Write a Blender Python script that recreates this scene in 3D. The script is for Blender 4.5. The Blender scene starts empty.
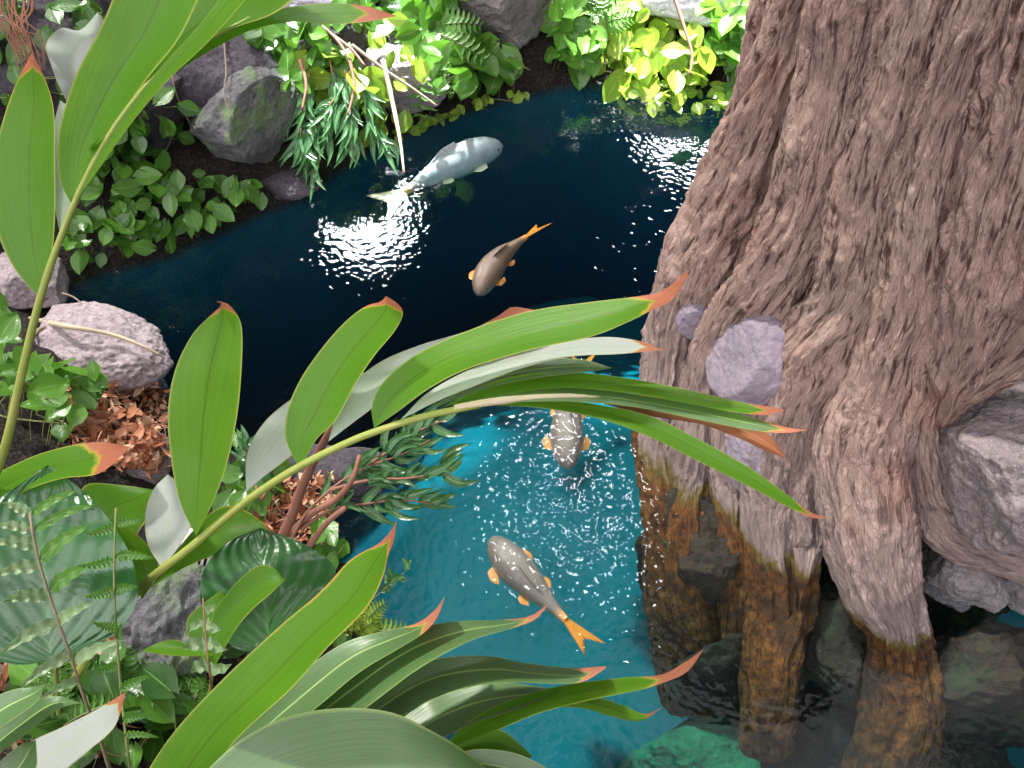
import bpy, math, random
import numpy as np
from mathutils import Vector, Matrix
C = bpy.context.scene.collection
SC = bpy.context.scene
PI = math.pi
# ------------------------------------------------------------------ camera
F = 850.0
PITCH = math.radians(50)
CAM = np.array([0.0, 0.0, 3.0])
FW = np.array([0, math.cos(PITCH), -math.sin(PITCH)])
UP = np.array([0, math.sin(PITCH), math.cos(PITCH)])
RT = np.array([1.0, 0, 0])
cd = bpy.data.cameras.new('camera'); cam = bpy.data.objects.new('camera', cd); C.objects.link(cam)
cam.location = CAM; cam.rotation_euler = (PI/2 - PITCH, 0, 0)
cd.sensor_width = 36; cd.sensor_fit = 'HORIZONTAL'; cd.lens = 36 * F / 1024; cd.clip_start = 0.05
SC.camera = cam

def ray(x, y):
    return FW + RT * (x - 512) / F - UP * (y - 384) / F
def P(x, y, d):
    return CAM + ray(x, y) * d
def Pz(x, y, z=0.0):
    r = ray(x, y); return CAM + r * (z - CAM[2]) / r[2]

# ------------------------------------------------------------------ noise
def _h(ix, iy, iz, s):
    h = (ix.astype(np.int64) * 374761393 + iy.astype(np.int64) * 668265263 + iz.astype(np.int64) * 2147483647 + s * 974711) & 0xffffffff
    h = ((h ^ (h >> 13)) * 1274126177) & 0xffffffff
    h = ((h ^ (h >> 16)) * 2246822519) & 0xffffffff
    return ((h ^ (h >> 15)) & 0xffffff) / float(0xffffff)
def noise(p, s=0):
    p = np.asarray(p, float); i = np.floor(p); f = p - i
    f = f * f * f * (f * (f * 6 - 15) + 10); o = 0
    for a in (0, 1):
        for b in (0, 1):
            for c in (0, 1):
                w = (f[..., 0] if a else 1 - f[..., 0]) * (f[..., 1] if b else 1 - f[..., 1]) * (f[..., 2] if c else 1 - f[..., 2])
                o = o + w * _h(i[..., 0] + a, i[..., 1] + b, i[..., 2] + c, s)
    return o * 2 - 1
def fbm(p, o=4, s=0):
    p = np.asarray(p, float); r = 0; a = 1.0; t = 0
    for k in range(o):
        r = r + a * noise(p * 2 ** k + 17.3 * k, s + k); t += a; a *= .5
    return r / t
def ridged(p, o=3, s=0):
    p = np.asarray(p, float); r = 0; a = 1.0; t = 0
    for k in range(o):
        r = r + a * (1 - 2 * np.abs(noise(p * 2 ** k + 9.1 * k, s + k))); t += a; a *= .5
    return r / t
def sm(a, b, x):
    t = np.clip((x - a) / (b - a), 0, 1); return t * t * (3 - 2 * t)

# ------------------------------------------------------------------ mesh building
class MB:
    def __init__(s): s.v = []; s.f = []; s.u = []; s.d = []; s.n = 0
    def add(s, v, f, u=None, d=None):
        v = np.asarray(v, float).reshape(-1, 3); n = len(v)
        s.v.append(v); s.f += [tuple(i + s.n for i in q) for q in f] if s.n else [tuple(q) for q in f]
        s.u.append(np.zeros((n, 3)) if u is None else np.asarray(u, float).reshape(-1, 3))
        s.d.append(np.zeros(n) if d is None else np.broadcast_to(np.asarray(d, float).reshape(-1), (n,)))
        s.n += n
    def grid(s, G, U=None, D=None, closed=False):
        a, b = G.shape[:2]
        i, j = np.meshgrid(np.arange(a - 1), np.arange(b if closed else b - 1), indexing='ij')
        j2 = (j + 1) % b
        q = np.stack([i * b + j, i * b + j2, (i + 1) * b + j2, (i + 1) * b + j], -1).reshape(-1, 4)
        s.add(G.reshape(-1, 3), q.tolist(), None if U is None else U, D)
    def build(s, name, mat, parent=None, smooth=True):
        v = np.concatenate(s.v); me = bpy.data.meshes.new(name)
        me.vertices.add(len(v)); me.vertices.foreach_set('co', v.astype(np.float32).ravel())
        ln = np.fromiter((len(q) for q in s.f), int, len(s.f)); st = np.concatenate([[0], np.cumsum(ln)[:-1]])
        fl = np.fromiter((i for q in s.f for i in q), int, int(ln.sum()))
        me.loops.add(len(fl)); me.loops.foreach_set('vertex_index', fl.astype(np.int32))
        me.polygons.add(len(ln)); me.polygons.foreach_set('loop_start', st.astype(np.int32))
        me.polygons.foreach_set('loop_total', ln.astype(np.int32))
        me.polygons.foreach_set('use_smooth', np.full(len(ln), smooth))
        a = me.attributes.new('uvw', 'FLOAT_VECTOR', 'POINT'); a.data.foreach_set('vector', np.concatenate(s.u).astype(np.float32).ravel())
        a = me.attributes.new('dry', 'FLOAT', 'POINT'); a.data.foreach_set('value', np.concatenate(s.d).astype(np.float32))
        me.update(calc_edges=True); me.validate()
        if mat: me.materials.append(mat)
        o = bpy.data.objects.new(name, me); C.objects.link(o)
        if parent:
            o.parent = parent; o.matrix_parent_inverse = Matrix.Translation(parent.location).inverted()
        return o
def thing(name, label, cat, loc=(0, 0, 0), group=None):
    o = bpy.data.objects.new(name, None); C.objects.link(o); o.location = tuple(float(c) for c in loc)
    o.empty_display_size = .1
    return tag(o, label, cat, group)
def tag(o, label, cat, group=None, kind=None):
    o['label'] = label; o['category'] = cat
    if group: o['group'] = group
    if kind: o['kind'] = kind
    return o
def struct(o): o['kind'] = 'structure'; return o

def cr(pts, n):
    """catmull-rom resample of points (any dimension) evenly by length"""
    p = np.asarray(pts, float)
    if len(p) == 2: p = np.stack([p[0], (p[0] + p[1]) / 2, p[1]])
    q = np.concatenate([[2 * p[0] - p[1]], p, [2 * p[-1] - p[-2]]]); out = []
    m = 12
    for i in range(1, len(q) - 2):
        for k in range(m):
            t = k / m
            out.append(.5 * (2 * q[i] + (q[i + 1] - q[i - 1]) * t + (2 * q[i - 1] - 5 * q[i] + 4 * q[i + 1] - q[i + 2]) * t * t + (-q[i - 1] + 3 * q[i] - 3 * q[i + 1] + q[i + 2]) * t ** 3))
    out.append(q[-2]); out = np.array(out)
    w = min(3, out.shape[1])
    L = np.concatenate([[0], np.cumsum(np.linalg.norm(np.diff(out[:, :w], axis=0), axis=1))])
    if L[-1] < 1e-9: return np.repeat(out[:1], n, 0)
    s = np.linspace(0, L[-1], n)
    return np.stack([np.interp(s, L, out[:, k]) for k in range(out.shape[1])], 1)
def lin(vals, n):
    vals = np.atleast_1d(np.asarray(vals, float))
    if len(vals) == 1: return np.full(n, vals[0])
    return np.interp(np.linspace(0, 1, n), np.linspace(0, 1, len(vals)), vals)
def nrm(a): return a / np.maximum(np.linalg.norm(a, axis=-1, keepdims=True), 1e-9)
def tubegrid(Cn, R, seg=10, flat=1.0):
    T = nrm(np.gradient(Cn, axis=0)); tc = CAM - Cn
    N = nrm(tc - (tc * T).sum(1, keepdims=True) * T); B = np.cross(T, N)
    a = np.linspace(-PI, PI, seg + 1)[:-1] + PI / seg * 0
    R = np.asarray(R)[:, None, None]
    dirs = np.cos(a)[None, :, None] * N[:, None] * flat + np.sin(a)[None, :, None] * B[:, None]
    G = Cn[:, None] + R * dirs
    L = np.concatenate([[0], np.cumsum(np.linalg.norm(np.diff(Cn, axis=0), axis=1))])
    U = np.zeros(G.shape); U[..., 0] = a[None] * R.mean(); U[..., 1] = L[:, None]
    return G, U, nrm(dirs)
def tube(mb, pts, r, seg=8, n=None, u2=0.0, dry=0.0):
    """pts world points; r list of radii (along)"""
    pts = np.asarray(pts, float); n = n or max(8, 4 * len(pts))
    Cn = cr(pts, n); R = lin(r, n)
    G, U, _ = tubegrid(Cn, R, seg); U[..., 2] = u2
    k = mb.n
    mb.grid(G, U, np.full(n * seg, dry), closed=True)
    mb.add([Cn[0], Cn[-1]], [], [[0, 0, u2]] * 2, [dry, dry])
    c0 = mb.n - 2
    for j in range(seg):
        mb.f.append((k + (j + 1) % seg, k + j, c0)); e = k + (n - 1) * seg
        mb.f.append((e + j, e + (j + 1) % seg, c0 + 1))
# ------------------------------------------------------------------ materials
def newmat(name):
    m = bpy.data.materials.new(name); m.use_nodes = True; nt = m.node_tree; nt.nodes.clear()
    return m, NT(nt)
class NT:
    def __init__(s, nt): s.nt = nt
    def n(s, t, **k):
        x = s.nt.nodes.new(t)
        for a, b in k.items():
            if a.startswith('i_'):
                key = a[2:]; key = int(key) if key.isdigit() else key.replace('_', ' ')
                s.set(x.inputs[key], b)
            else: setattr(x, a, b)
        return x
    def set(s, inp, v):
        if isinstance(v, bpy.types.NodeSocket): s.nt.links.new(v, inp)
        elif isinstance(v, bpy.types.Node): s.nt.links.new(v.outputs[0], inp)
        elif isinstance(v, (tuple, list)) and inp.type == 'RGBA' and len(v) == 3: inp.default_value = (*v, 1)
        else: inp.default_value = v
    def math(s, op, a, b=0.0, c=None, clamp=False):
        x = s.nt.nodes.new('ShaderNodeMath'); x.operation = op; x.use_clamp = clamp
        s.set(x.inputs[0], a); s.set(x.inputs[1], b)
        if c is not None: s.set(x.inputs[2], c)
        return x.outputs[0]
    def mix(s, f, a, b, mode='MIX'):
        x = s.nt.nodes.new('ShaderNodeMix'); x.data_type = 'RGBA'; x.blend_type = mode
        s.set(x.inputs[0], f); s.set(x.inputs[6], a); s.set(x.inputs[7], b); return x.outputs[2]
    def attr(s, name):
        x = s.nt.nodes.new('ShaderNodeAttribute'); x.attribute_name = name; return x
    def sep(s, v):
        x = s.nt.nodes.new('ShaderNodeSeparateXYZ'); s.set(x.inputs[0], v); return x.outputs
    def comb(s, a, b, c):
        x = s.nt.nodes.new('ShaderNodeCombineXYZ')
        for i, v in enumerate((a, b, c)): s.set(x.inputs[i], v)
        return x.outputs[0]
    def noise(s, vec, scale, detail=4, rough=.55, dist=0.0):
        x = s.nt.nodes.new('ShaderNodeTexNoise'); s.set(x.inputs['Vector'], vec)
        x.inputs['Scale'].default_value = scale; x.inputs['Detail'].default_value = detail
        x.inputs['Roughness'].default_value = rough; x.inputs['Distortion'].default_value = dist
        return x.outputs['Fac']
    def vor(s, vec, scale, feature='F1'):
        x = s.nt.nodes.new('ShaderNodeTexVoronoi'); x.feature = feature; s.set(x.inputs['Vector'], vec); x.inputs['Scale'].default_value = scale
        return x.outputs['Distance']
    def ramp(s, f, *st):
        x = s.nt.nodes.new('ShaderNodeValToRGB'); s.set(x.inputs[0], f); e = x.color_ramp.elements
        while len(e) < len(st): e.new(.5)
        for k, (p, c) in zip(e, st): k.position = p; k.color = (*c, 1) if isinstance(c, tuple) else (c, c, c, 1)
        return x.outputs[0]
    def bump(s, h, strength=.5, dist=.01, normal=None):
        x = s.nt.nodes.new('ShaderNodeBump'); s.set(x.inputs['Height'], h); s.set(x.inputs['Strength'], strength); x.inputs['Distance'].default_value = dist
        if normal: s.set(x.inputs['Normal'], normal)
        return x.outputs[0]
    def out(s, sh, vol=None):
        o = s.nt.nodes.new('ShaderNodeOutputMaterial')
        if sh is not None: s.set(o.inputs[0], sh)
        if vol is not None: s.set(o.inputs[1], vol)
    def pbsdf(s, col, rough=.7, spec=.5, normal=None):
        x = s.nt.nodes.new('ShaderNodeBsdfPrincipled'); s.set(x.inputs['Base Color'], col); s.set(x.inputs['Roughness'], rough)
        s.set(x.inputs['Specular IOR Level'], spec)
        if normal: s.set(x.inputs['Normal'], normal)
        return x.outputs[0]

def leaf_mat(name, c1, c2, tcol, trans=.45, rough=.35, spec=.5, vein='parallel', rib=(.45, .6, .2), margin=(.55, .55, .12), dry=(.38, .12, .06), sheen=0.0):
    m, t = newmat(name); a = t.attr('uvw'); u, v, h = t.sep(a.outputs['Vector']); dryv = t.attr('dry').outputs['Fac']
    obj = t.n('ShaderNodeTexCoord').outputs['Object']
    big = t.noise(obj, 9, 3); sp = t.noise(obj, 220, 2)
    f = t.math('ADD', t.math('MULTIPLY', big, .7), t.math('MULTIPLY', h, .5))
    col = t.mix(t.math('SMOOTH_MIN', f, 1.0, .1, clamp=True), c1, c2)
    au = t.math('ABSOLUTE', u)
    if vein == 'parallel':
        w = t.noise(t.comb(t.math('ADD', t.math('MULTIPLY', au, 26), t.math('MULTIPLY', v, -16)), t.math('MULTIPLY', v, .8), h), 1.0, 2)
        bh = w; st = .25
    elif vein == 'rib':
        ph = t.math('ADD', t.math('MULTIPLY', v, 46), t.math('MULTIPLY', au, -26))
        w = t.math('MULTIPLY_ADD', t.math('SINE', ph), .5, .5); w = t.math('ADD', t.math('MULTIPLY', w, .8), t.math('MULTIPLY', t.noise(obj, 60, 3), .6)); bh = w; w = t.math('MULTIPLY', w, .45); st = .6
    else:
        w = t.noise(obj, 90, 2); bh = w; st = .3
    col = t.mix(t.math('MULTIPLY', w, .45), col, t.mix(.6, col, (.02, .05, .01)))
    if rib: col = t.mix(t.ramp(au, (0.015, 0.85), (.06, 0.0)), col, rib)
    if margin: col = t.mix(t.ramp(au, (.93, 0.0), (.99, 0.8)), col, margin)
    spots = t.ramp(sp, (.28, .7), (.33, 0.0)); col = t.mix(t.math('MULTIPLY', spots, .6), col, (.12, .1, .03))
    dn = t.math('ADD', dryv, t.math('MULTIPLY', t.math('SUBTRACT', t.noise(obj, 70, 3), .5), .5))
    dm = t.ramp(dn, (.38, 0.0), (.55, 1.0)); ye = t.ramp(dn, (.2, 0.0), (.42, 1.0))
    col = t.mix(ye, col, (.62, .5, .06)); col = t.mix(dm, col, t.mix(t.noise(obj, 120, 3), dry, tuple(min(1, c * 1.9 + .06) for c in dry)))
    nb = t.bump(bh, st, .004)
    b = t.pbsdf(col, rough, spec, nb)
    tc = t.mix(ye, t.mix(.45, tcol, col, 'MULTIPLY'), (.6, .35, .05)); tc = t.mix(t.math('MULTIPLY', w, .6), tc, t.mix(.75, tc, (.03, .12, .01)))
    if rib: tc = t.mix(t.ramp(au, (.012, .75), (.05, 0.0)), tc, tuple(c * .9 for c in rib))
    if margin: tc = t.mix(t.ramp(au, (.93, 0.0), (.99, 0.7)), tc, margin)
    tc = t.mix(dm, tc, dry)
    tr = t.n('ShaderNodeBsdfTranslucent', i_Color=tc)
    mx = t.n('ShaderNodeMixShader', i_0=trans); t.set(mx.inputs[1], b); t.set(mx.inputs[2], tr.outputs[0])
    t.out(mx.outputs[0]); return m
M = {}
M['ginger'] = leaf_mat('ginger leaf', (.08, .24, .012), (.14, .33, .02), (.48, .95, .06), .55, .36, .4, rib=(.1, .22, .015))
M['ginger_top'] = leaf_mat('ginger leaf upper side', (.08, .16, .05), (.12, .22, .08), (.25, .5, .06), .2, .36, 1.0, margin=(.3, .4, .12))
M['broad'] = leaf_mat('broad leaf', (.015, .085, .025), (.03, .12, .03), (.1, .4, .05), .22, .28, .8, vein='rib', rib=(.06, .16, .05), margin=None)
M['pale'] = leaf_mat('sky sheen leaf', (.55, .6, .56), (.7, .74, .7), (.75, .8, .75), .45, .4, .7, margin=(.5, .4, .2), rib=(.5, .6, .4))  # whitened colour stands in for sky reflected on the leaf
M['dried'] = leaf_mat('dried leaf', (.42, .12, .05), (.5, .2, .1), (.6, .2, .06), .3, .6, .3, margin=None, rib=(.5, .3, .2))
M['fern'] = leaf_mat('fern pinna', (.07, .22, .03), (.16, .34, .07), (.35, .75, .08), .4, .45, .5, vein='x', margin=None)
M['fernlight'] = leaf_mat('light fern pinna', (.2, .36, .14), (.4, .52, .3), (.45, .7, .3), .35, .4, .6, vein='x', margin=None)
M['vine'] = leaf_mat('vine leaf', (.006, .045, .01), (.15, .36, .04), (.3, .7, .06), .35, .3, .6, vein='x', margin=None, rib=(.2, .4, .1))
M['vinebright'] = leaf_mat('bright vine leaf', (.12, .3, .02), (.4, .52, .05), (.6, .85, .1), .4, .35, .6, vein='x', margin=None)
M['willow'] = leaf_mat('narrow leaf', (.02, .09, .03), (.08, .24, .08), (.15, .45, .1), .3, .3, .6, vein='x', margin=None)

def stem_mat(name, c1, c2, sc=30, rough=.45):
    m, t = newmat(name); o = t.n('ShaderNodeTexCoord').outputs['Object']; u, v, h = t.sep(t.attr('uvw').outputs['Vector'])
    w = t.noise(t.comb(t.math('MULTIPLY', u, 400), t.math('MULTIPLY', v, 12), h), 1, 3)
    n2 = t.noise(o, sc, 4)
    col = t.mix(n2, c1, c2); col = t.mix(t.math('MULTIPLY', w, .4), col, t.mix(.5, col, (.05, .06, .02)))
    t.out(t.pbsdf(col, rough, .5, t.bump(w, .3, .003))); return m
M['stem'] = stem_mat('ginger stem', (.2, .3, .04), (.38, .36, .09))
M['stem_pale'] = stem_mat('ginger sheath', (.5, .42, .25), (.62, .5, .38))
M['twig'] = stem_mat('reddish twig', (.22, .08, .05), (.36, .17, .12), 60, .7)
M['vinestem'] = stem_mat('vine stem', (.14, .2, .05), (.3, .28, .12), 40, .6)
M['deadstem'] = stem_mat('dead reddish stem', (.07, .02, .012), (.24, .08, .04), 60, .8)
M['drytwig'] = stem_mat('dry twig', (.2, .14, .09), (.4, .3, .22), 40, .8)

def rock_mat(name, c1, c2, c3, moss=None, scale=6, bump=.7, rough=.85, spec=.3):
    m, t = newmat(name); o = t.n('ShaderNodeTexCoord').outputs['Object']
    n1 = t.noise(o, scale, 6, .6, .3); n2 = t.noise(o, scale * 9, 5, .65); n3 = t.vor(o, scale * 5); n4 = t.noise(o, scale * 40, 2)
    col = t.mix(t.ramp(n1, (.32, 0.0), (.68, 1.0)), c1, c2)
    col = t.mix(t.ramp(n2, (.45, 0.0), (.7, .8)), col, c3)
    col = t.mix(t.ramp(n4, (.62, 0.0), (.72, .5)), col, tuple(min(1, c * 2.2 + .05) for c in c2))
    if moss:
        col = t.mix(t.ramp(t.noise(o, scale * .8, 4, .6), (.5, 0.0), (.62, .8)), col, moss)
    h = t.math('ADD', t.math('MULTIPLY', n2, 1.0), t.math('ADD', t.math('MULTIPLY', n3, .5), t.math('MULTIPLY', n4, .25)))
    t.out(t.pbsdf(col, rough, spec, t.bump(h, bump, .02))); return m
M['rock_lilac'] = rock_mat('lilac rock', (.24, .2, .25), (.36, .3, .34), (.2, .17, .22), bump=.5)
M['rock_boulder'] = rock_mat('pitted pinkish boulder', (.27, .225, .23), (.42, .35, .35), (.15, .13, .14), bump=1.0)
M['rock_glare'] = rock_mat('glare rock', (.6, .6, .65), (.75, .75, .8), (.4, .4, .42), bump=.6)  # rock colour whitened to imitate glare
M['rock_pink'] = rock_mat('pinkish grey rock', (.36, .29, .31), (.5, .42, .44), (.16, .13, .14), bump=.8)
M['rock_grey'] = rock_mat('grey pitted rock', (.2, .175, .18), (.38, .32, .32), (.12, .11, .12), bump=.9)
M['rock_dark'] = rock_mat('dark rock', (.05, .045, .055), (.12, .1, .12), (.03, .03, .035), bump=.8)
M['rock_moss'] = rock_mat('mossy rock', (.1, .095, .1), (.2, .2, .21), (.06, .06, .07), moss=(.16, .25, .1), bump=.7)
M['rock_wet'] = rock_mat('algae covered rock', (.025, .02, .018), (.075, .05, .03), (.02, .03, .025), moss=(.05, .07, .035), bump=1.0)
M['rock_green'] = rock_mat('green algae rock', (.03, .2, .1), (.08, .4, .16), (.03, .12, .1), bump=1.0)

def bark():
    m, t = newmat('tree bark'); o = t.n('ShaderNodeTexCoord').outputs['Object']; g = t.n('ShaderNodeNewGeometry')
    u, v, h = t.sep(t.attr('uvw').outputs['Vector'])
    w1 = t.noise(t.comb(t.math('MULTIPLY', u, 60), t.math('MULTIPLY', v, 8), h), 1, 5, .6, .6)
    w2 = t.noise(t.comb(t.math('MULTIPLY', u, 190), t.math('MULTIPLY', v, 40), h), 1, 4, .6, .8)
    n1 = t.noise(o, 3.0, 4)
    col = t.mix(t.ramp(n1, (.35, 0.0), (.65, 1.0)), (.5, .32, .275), (.62, .43, .36))
    col = t.mix(t.ramp(w1, (.36, 1.0), (.49, 0.0)), col, (.12, .06, .045))
    col = t.mix(t.ramp(w2, (.55, 0.0), (.75, .6)), col, (.56, .45, .39))
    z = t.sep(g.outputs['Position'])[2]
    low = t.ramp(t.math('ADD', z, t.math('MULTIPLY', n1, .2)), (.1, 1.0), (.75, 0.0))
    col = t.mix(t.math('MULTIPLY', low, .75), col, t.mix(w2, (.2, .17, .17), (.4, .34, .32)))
    red = t.ramp(t.noise(o, 2.2, 4, .6), (.56, 0.0), (.7, .5)); col = t.mix(red, col, (.38, .15, .11))
    # mineral and algae line where the roots meet the water, algae below it
    zz = t.math('ADD', z, t.math('MULTIPLY', t.math('SUBTRACT', t.noise(o, 30, 3), .5), .06))
    col = t.mix(t.ramp(t.math('ADD', zz, .5), (.505, 1.0), (.53, 0.0)), col, (.17, .13, .03))
    alg = t.mix(t.ramp(t.noise(o, 26, 5, .7), (.35, 0.0), (.65, 1.0)), (.04, .018, .01), (.3, .12, .03))
    alg = t.mix(t.ramp(t.noise(o, 6, 3), (.5, 0.0), (.62, .8)), alg, (.06, .035, .02))
    col = t.mix(t.ramp(t.math('ADD', zz, .5), (.485, 1.0), (.505, 0.0)), col, alg)
    hh = t.math('ADD', w1, t.math('MULTIPLY', w2, .5))
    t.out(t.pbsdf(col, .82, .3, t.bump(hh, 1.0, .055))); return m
M['bark'] = bark()

def fish_mat(name, back, side, sc=60):
    m, t = newmat(name); u, v, h = t.sep(t.attr('uvw').outputs['Vector'])
    o = t.n('ShaderNodeTexCoord').outputs['Object']
    cell = t.vor(t.comb(t.math('MULTIPLY', v, sc), t.math('MULTIPLY', u, sc * .45), 0.0), 1.0)
    col = t.mix(h, side, back); col = t.mix(t.ramp(cell, (.3, 0.0), (.7, .5)), col, tuple(c * .45 for c in back))
    col = t.mix(t.ramp(t.noise(o, 25, 3), (.5, 0.0), (.8, .4)), col, tuple(min(1, c * 1.6) for c in back))
    col = t.mix(t.attr('dry').outputs['Fac'], col, (.85, .36, .06))
    t.out(t.pbsdf(col, .35, .6, t.bump(cell, .3, .004))); return m
M['fish_tan'] = fish_mat('tan carp skin', (.19, .135, .1), (.3, .22, .17))
M['fish_grey'] = fish_mat('grey carp skin', (.19, .165, .14), (.32, .25, .17))
M['fish_white'] = fish_mat('whitish carp skin', (.4, .45, .48), (.5, .52, .55))
def fin_mat(name, c):
    m, t = newmat(name); u, v, h = t.sep(t.attr('uvw').outputs['Vector'])
    w = t.math('MULTIPLY_ADD', t.math('SINE', t.math('MULTIPLY', u, 40)), .5, .5)
    t.out(t.pbsdf(t.mix(w, c, tuple(x * .5 for x in c)), .4)); return m
M['fin_orange'] = fin_mat('orange fin', (.7, .27, .03)); M['fin_pale'] = fin_mat('pale fin', (.8, .75, .5)); M['eye'] = fin_mat('fish eye', (.03, .03, .03))

def litter():
    m, t = newmat('leaf litter'); h = t.sep(t.attr('uvw').outputs['Vector'])[2]
    col = t.ramp(h, (0.0, (.2, .06, .03)), (.35, (.42, .17, .09)), (.7, (.6, .32, .2)), (1.0, (.5, .38, .26)))
    t.out(t.pbsdf(col, .8, .2)); return m
M['litter'] = litter()
def soil():
    m, t = newmat('soil'); o = t.n('ShaderNodeTexCoord').outputs['Object']
    n1 = t.noise(o, 8, 6, .65); n2 = t.noise(o, 60, 4)
    col = t.mix(n1, (.006, .007, .007), (.03, .024, .022)); col = t.mix(t.ramp(n2, (.5, 0.0), (.7, .6)), col, (.1, .07, .05))
    wet = t.ramp(t.math('ADD', t.sep(t.n('ShaderNodeNewGeometry').outputs['Position'])[2], .5), (.40, 1.0), (.46, 0.0))
    col = t.mix(wet, col, t.mix(n1, (.004, .045, .075), (.008, .075, .12)))
    t.out(t.pbsdf(col, .9, .2, t.bump(t.math('ADD', n1, n2), .8, .03))); return m
M['soil'] = soil()
def poolfloor():
    m, t = newmat('painted pool floor'); o = t.n('ShaderNodeTexCoord').outputs['Object']
    n1 = t.noise(o, 2.5, 5, .6); n2 = t.noise(o, 20, 4)
    col = t.mix(t.ramp(n1, (.3, 0.0), (.7, 1.0)), (.007, .15, .155), (.011, .19, .19)); col = t.mix(t.ramp(n2, (.5, 0.0), (.8, .3)), col, (.01, .14, .18))
    t.out(t.pbsdf(col, .8, .2)); return m
M['pool'] = poolfloor()
def water():
    m, t = newmat('water'); g = t.n('ShaderNodeNewGeometry'); p = g.outputs['Position']; x, y, z = t.sep(p)
    def zone(px, py, r0, r1):
        c = Pz(px, py); dx = t.math('SUBTRACT', x, float(c[0])); dy = t.math('SUBTRACT', y, float(c[1]))
        d = t.math('SQRT', t.math('ADD', t.math('MULTIPLY', dx, dx), t.math('MULTIPLY', dy, dy)))
        return t.ramp(t.math('DIVIDE', d, r1), (r0 / r1, 1.0), (1.0, 0.0))
    fine = t.noise(p, 17, 0, .5, .6); mid = t.noise(p, 7, 1, .5, 1.2); vf = t.noise(p, 34, 0, .5, .5)
    z1 = zone(572, 495, .1, .6); z2 = zone(620, 285, .1, .8); z3 = zone(560, 560, .3, 1.3); z4 = zone(690, 130, .2, .9); z5 = zone(365, 215, .1, .7)
    a = t.math('ADD', .010, t.math('MULTIPLY', z1, .035)); a = t.math('ADD', a, t.math('MULTIPLY', z2, .03)); a = t.math('ADD', a, t.math('MULTIPLY', z3, .028))
    a = t.math('ADD', a, t.math('MULTIPLY', z4, .012)); a = t.math('ADD', a, t.math('MULTIPLY', z5, .008))
    h = t.math('MULTIPLY', a, t.math('ADD', t.math('MULTIPLY', fine, .6), t.math('ADD', t.math('MULTIPLY', mid, .6), t.math('MULTIPLY', vf, .8))))
    nb = t.bump(h, 1.0, .06)
    fr = t.n('ShaderNodeFresnel', i_IOR=1.33); t.set(fr.inputs['Normal'], nb)
    gl = t.n('ShaderNodeBsdfGlossy', i_Color=(1, 1, 1), i_Roughness=.02); t.set(gl.inputs['Normal'], nb)
    tr = t.n('ShaderNodeBsdfTransparent', i_Color=(1, 1, 1))
    # only the upper face of the water body mirrors
    up = t.math('GREATER_THAN', t.sep(g.outputs['True Normal'])[2], .5)
    front = t.math('SUBTRACT', 1.0, g.outputs['Backfacing'])
    fac = t.math('MULTIPLY', fr.outputs[0], t.math('MULTIPLY', up, front))
    mx = t.n('ShaderNodeMixShader'); t.set(mx.inputs[0], fac); t.set(mx.inputs[1], tr.outputs[0]); t.set(mx.inputs[2], gl.outputs[0])
    va = t.n('ShaderNodeVolumeAbsorption', i_Color=(.0, .66, .76), i_Density=.82)
    t.out(mx.outputs[0], va.outputs[0]); return m
M['water'] = water()
def simple(name, c, rough=.7):
    m, t = newmat(name); o = t.n('ShaderNodeTexCoord').outputs['Object']; n1 = t.noise(o, 25, 5)
    t.out(t.pbsdf(t.mix(n1, tuple(x * .75 for x in c), c), rough, .3, t.bump(n1, .3, .005))); return m
M['concrete'] = simple('pale concrete', (.62, .52, .54)); M['grate'] = simple('black grate', (.015, .015, .018), .4)

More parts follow.
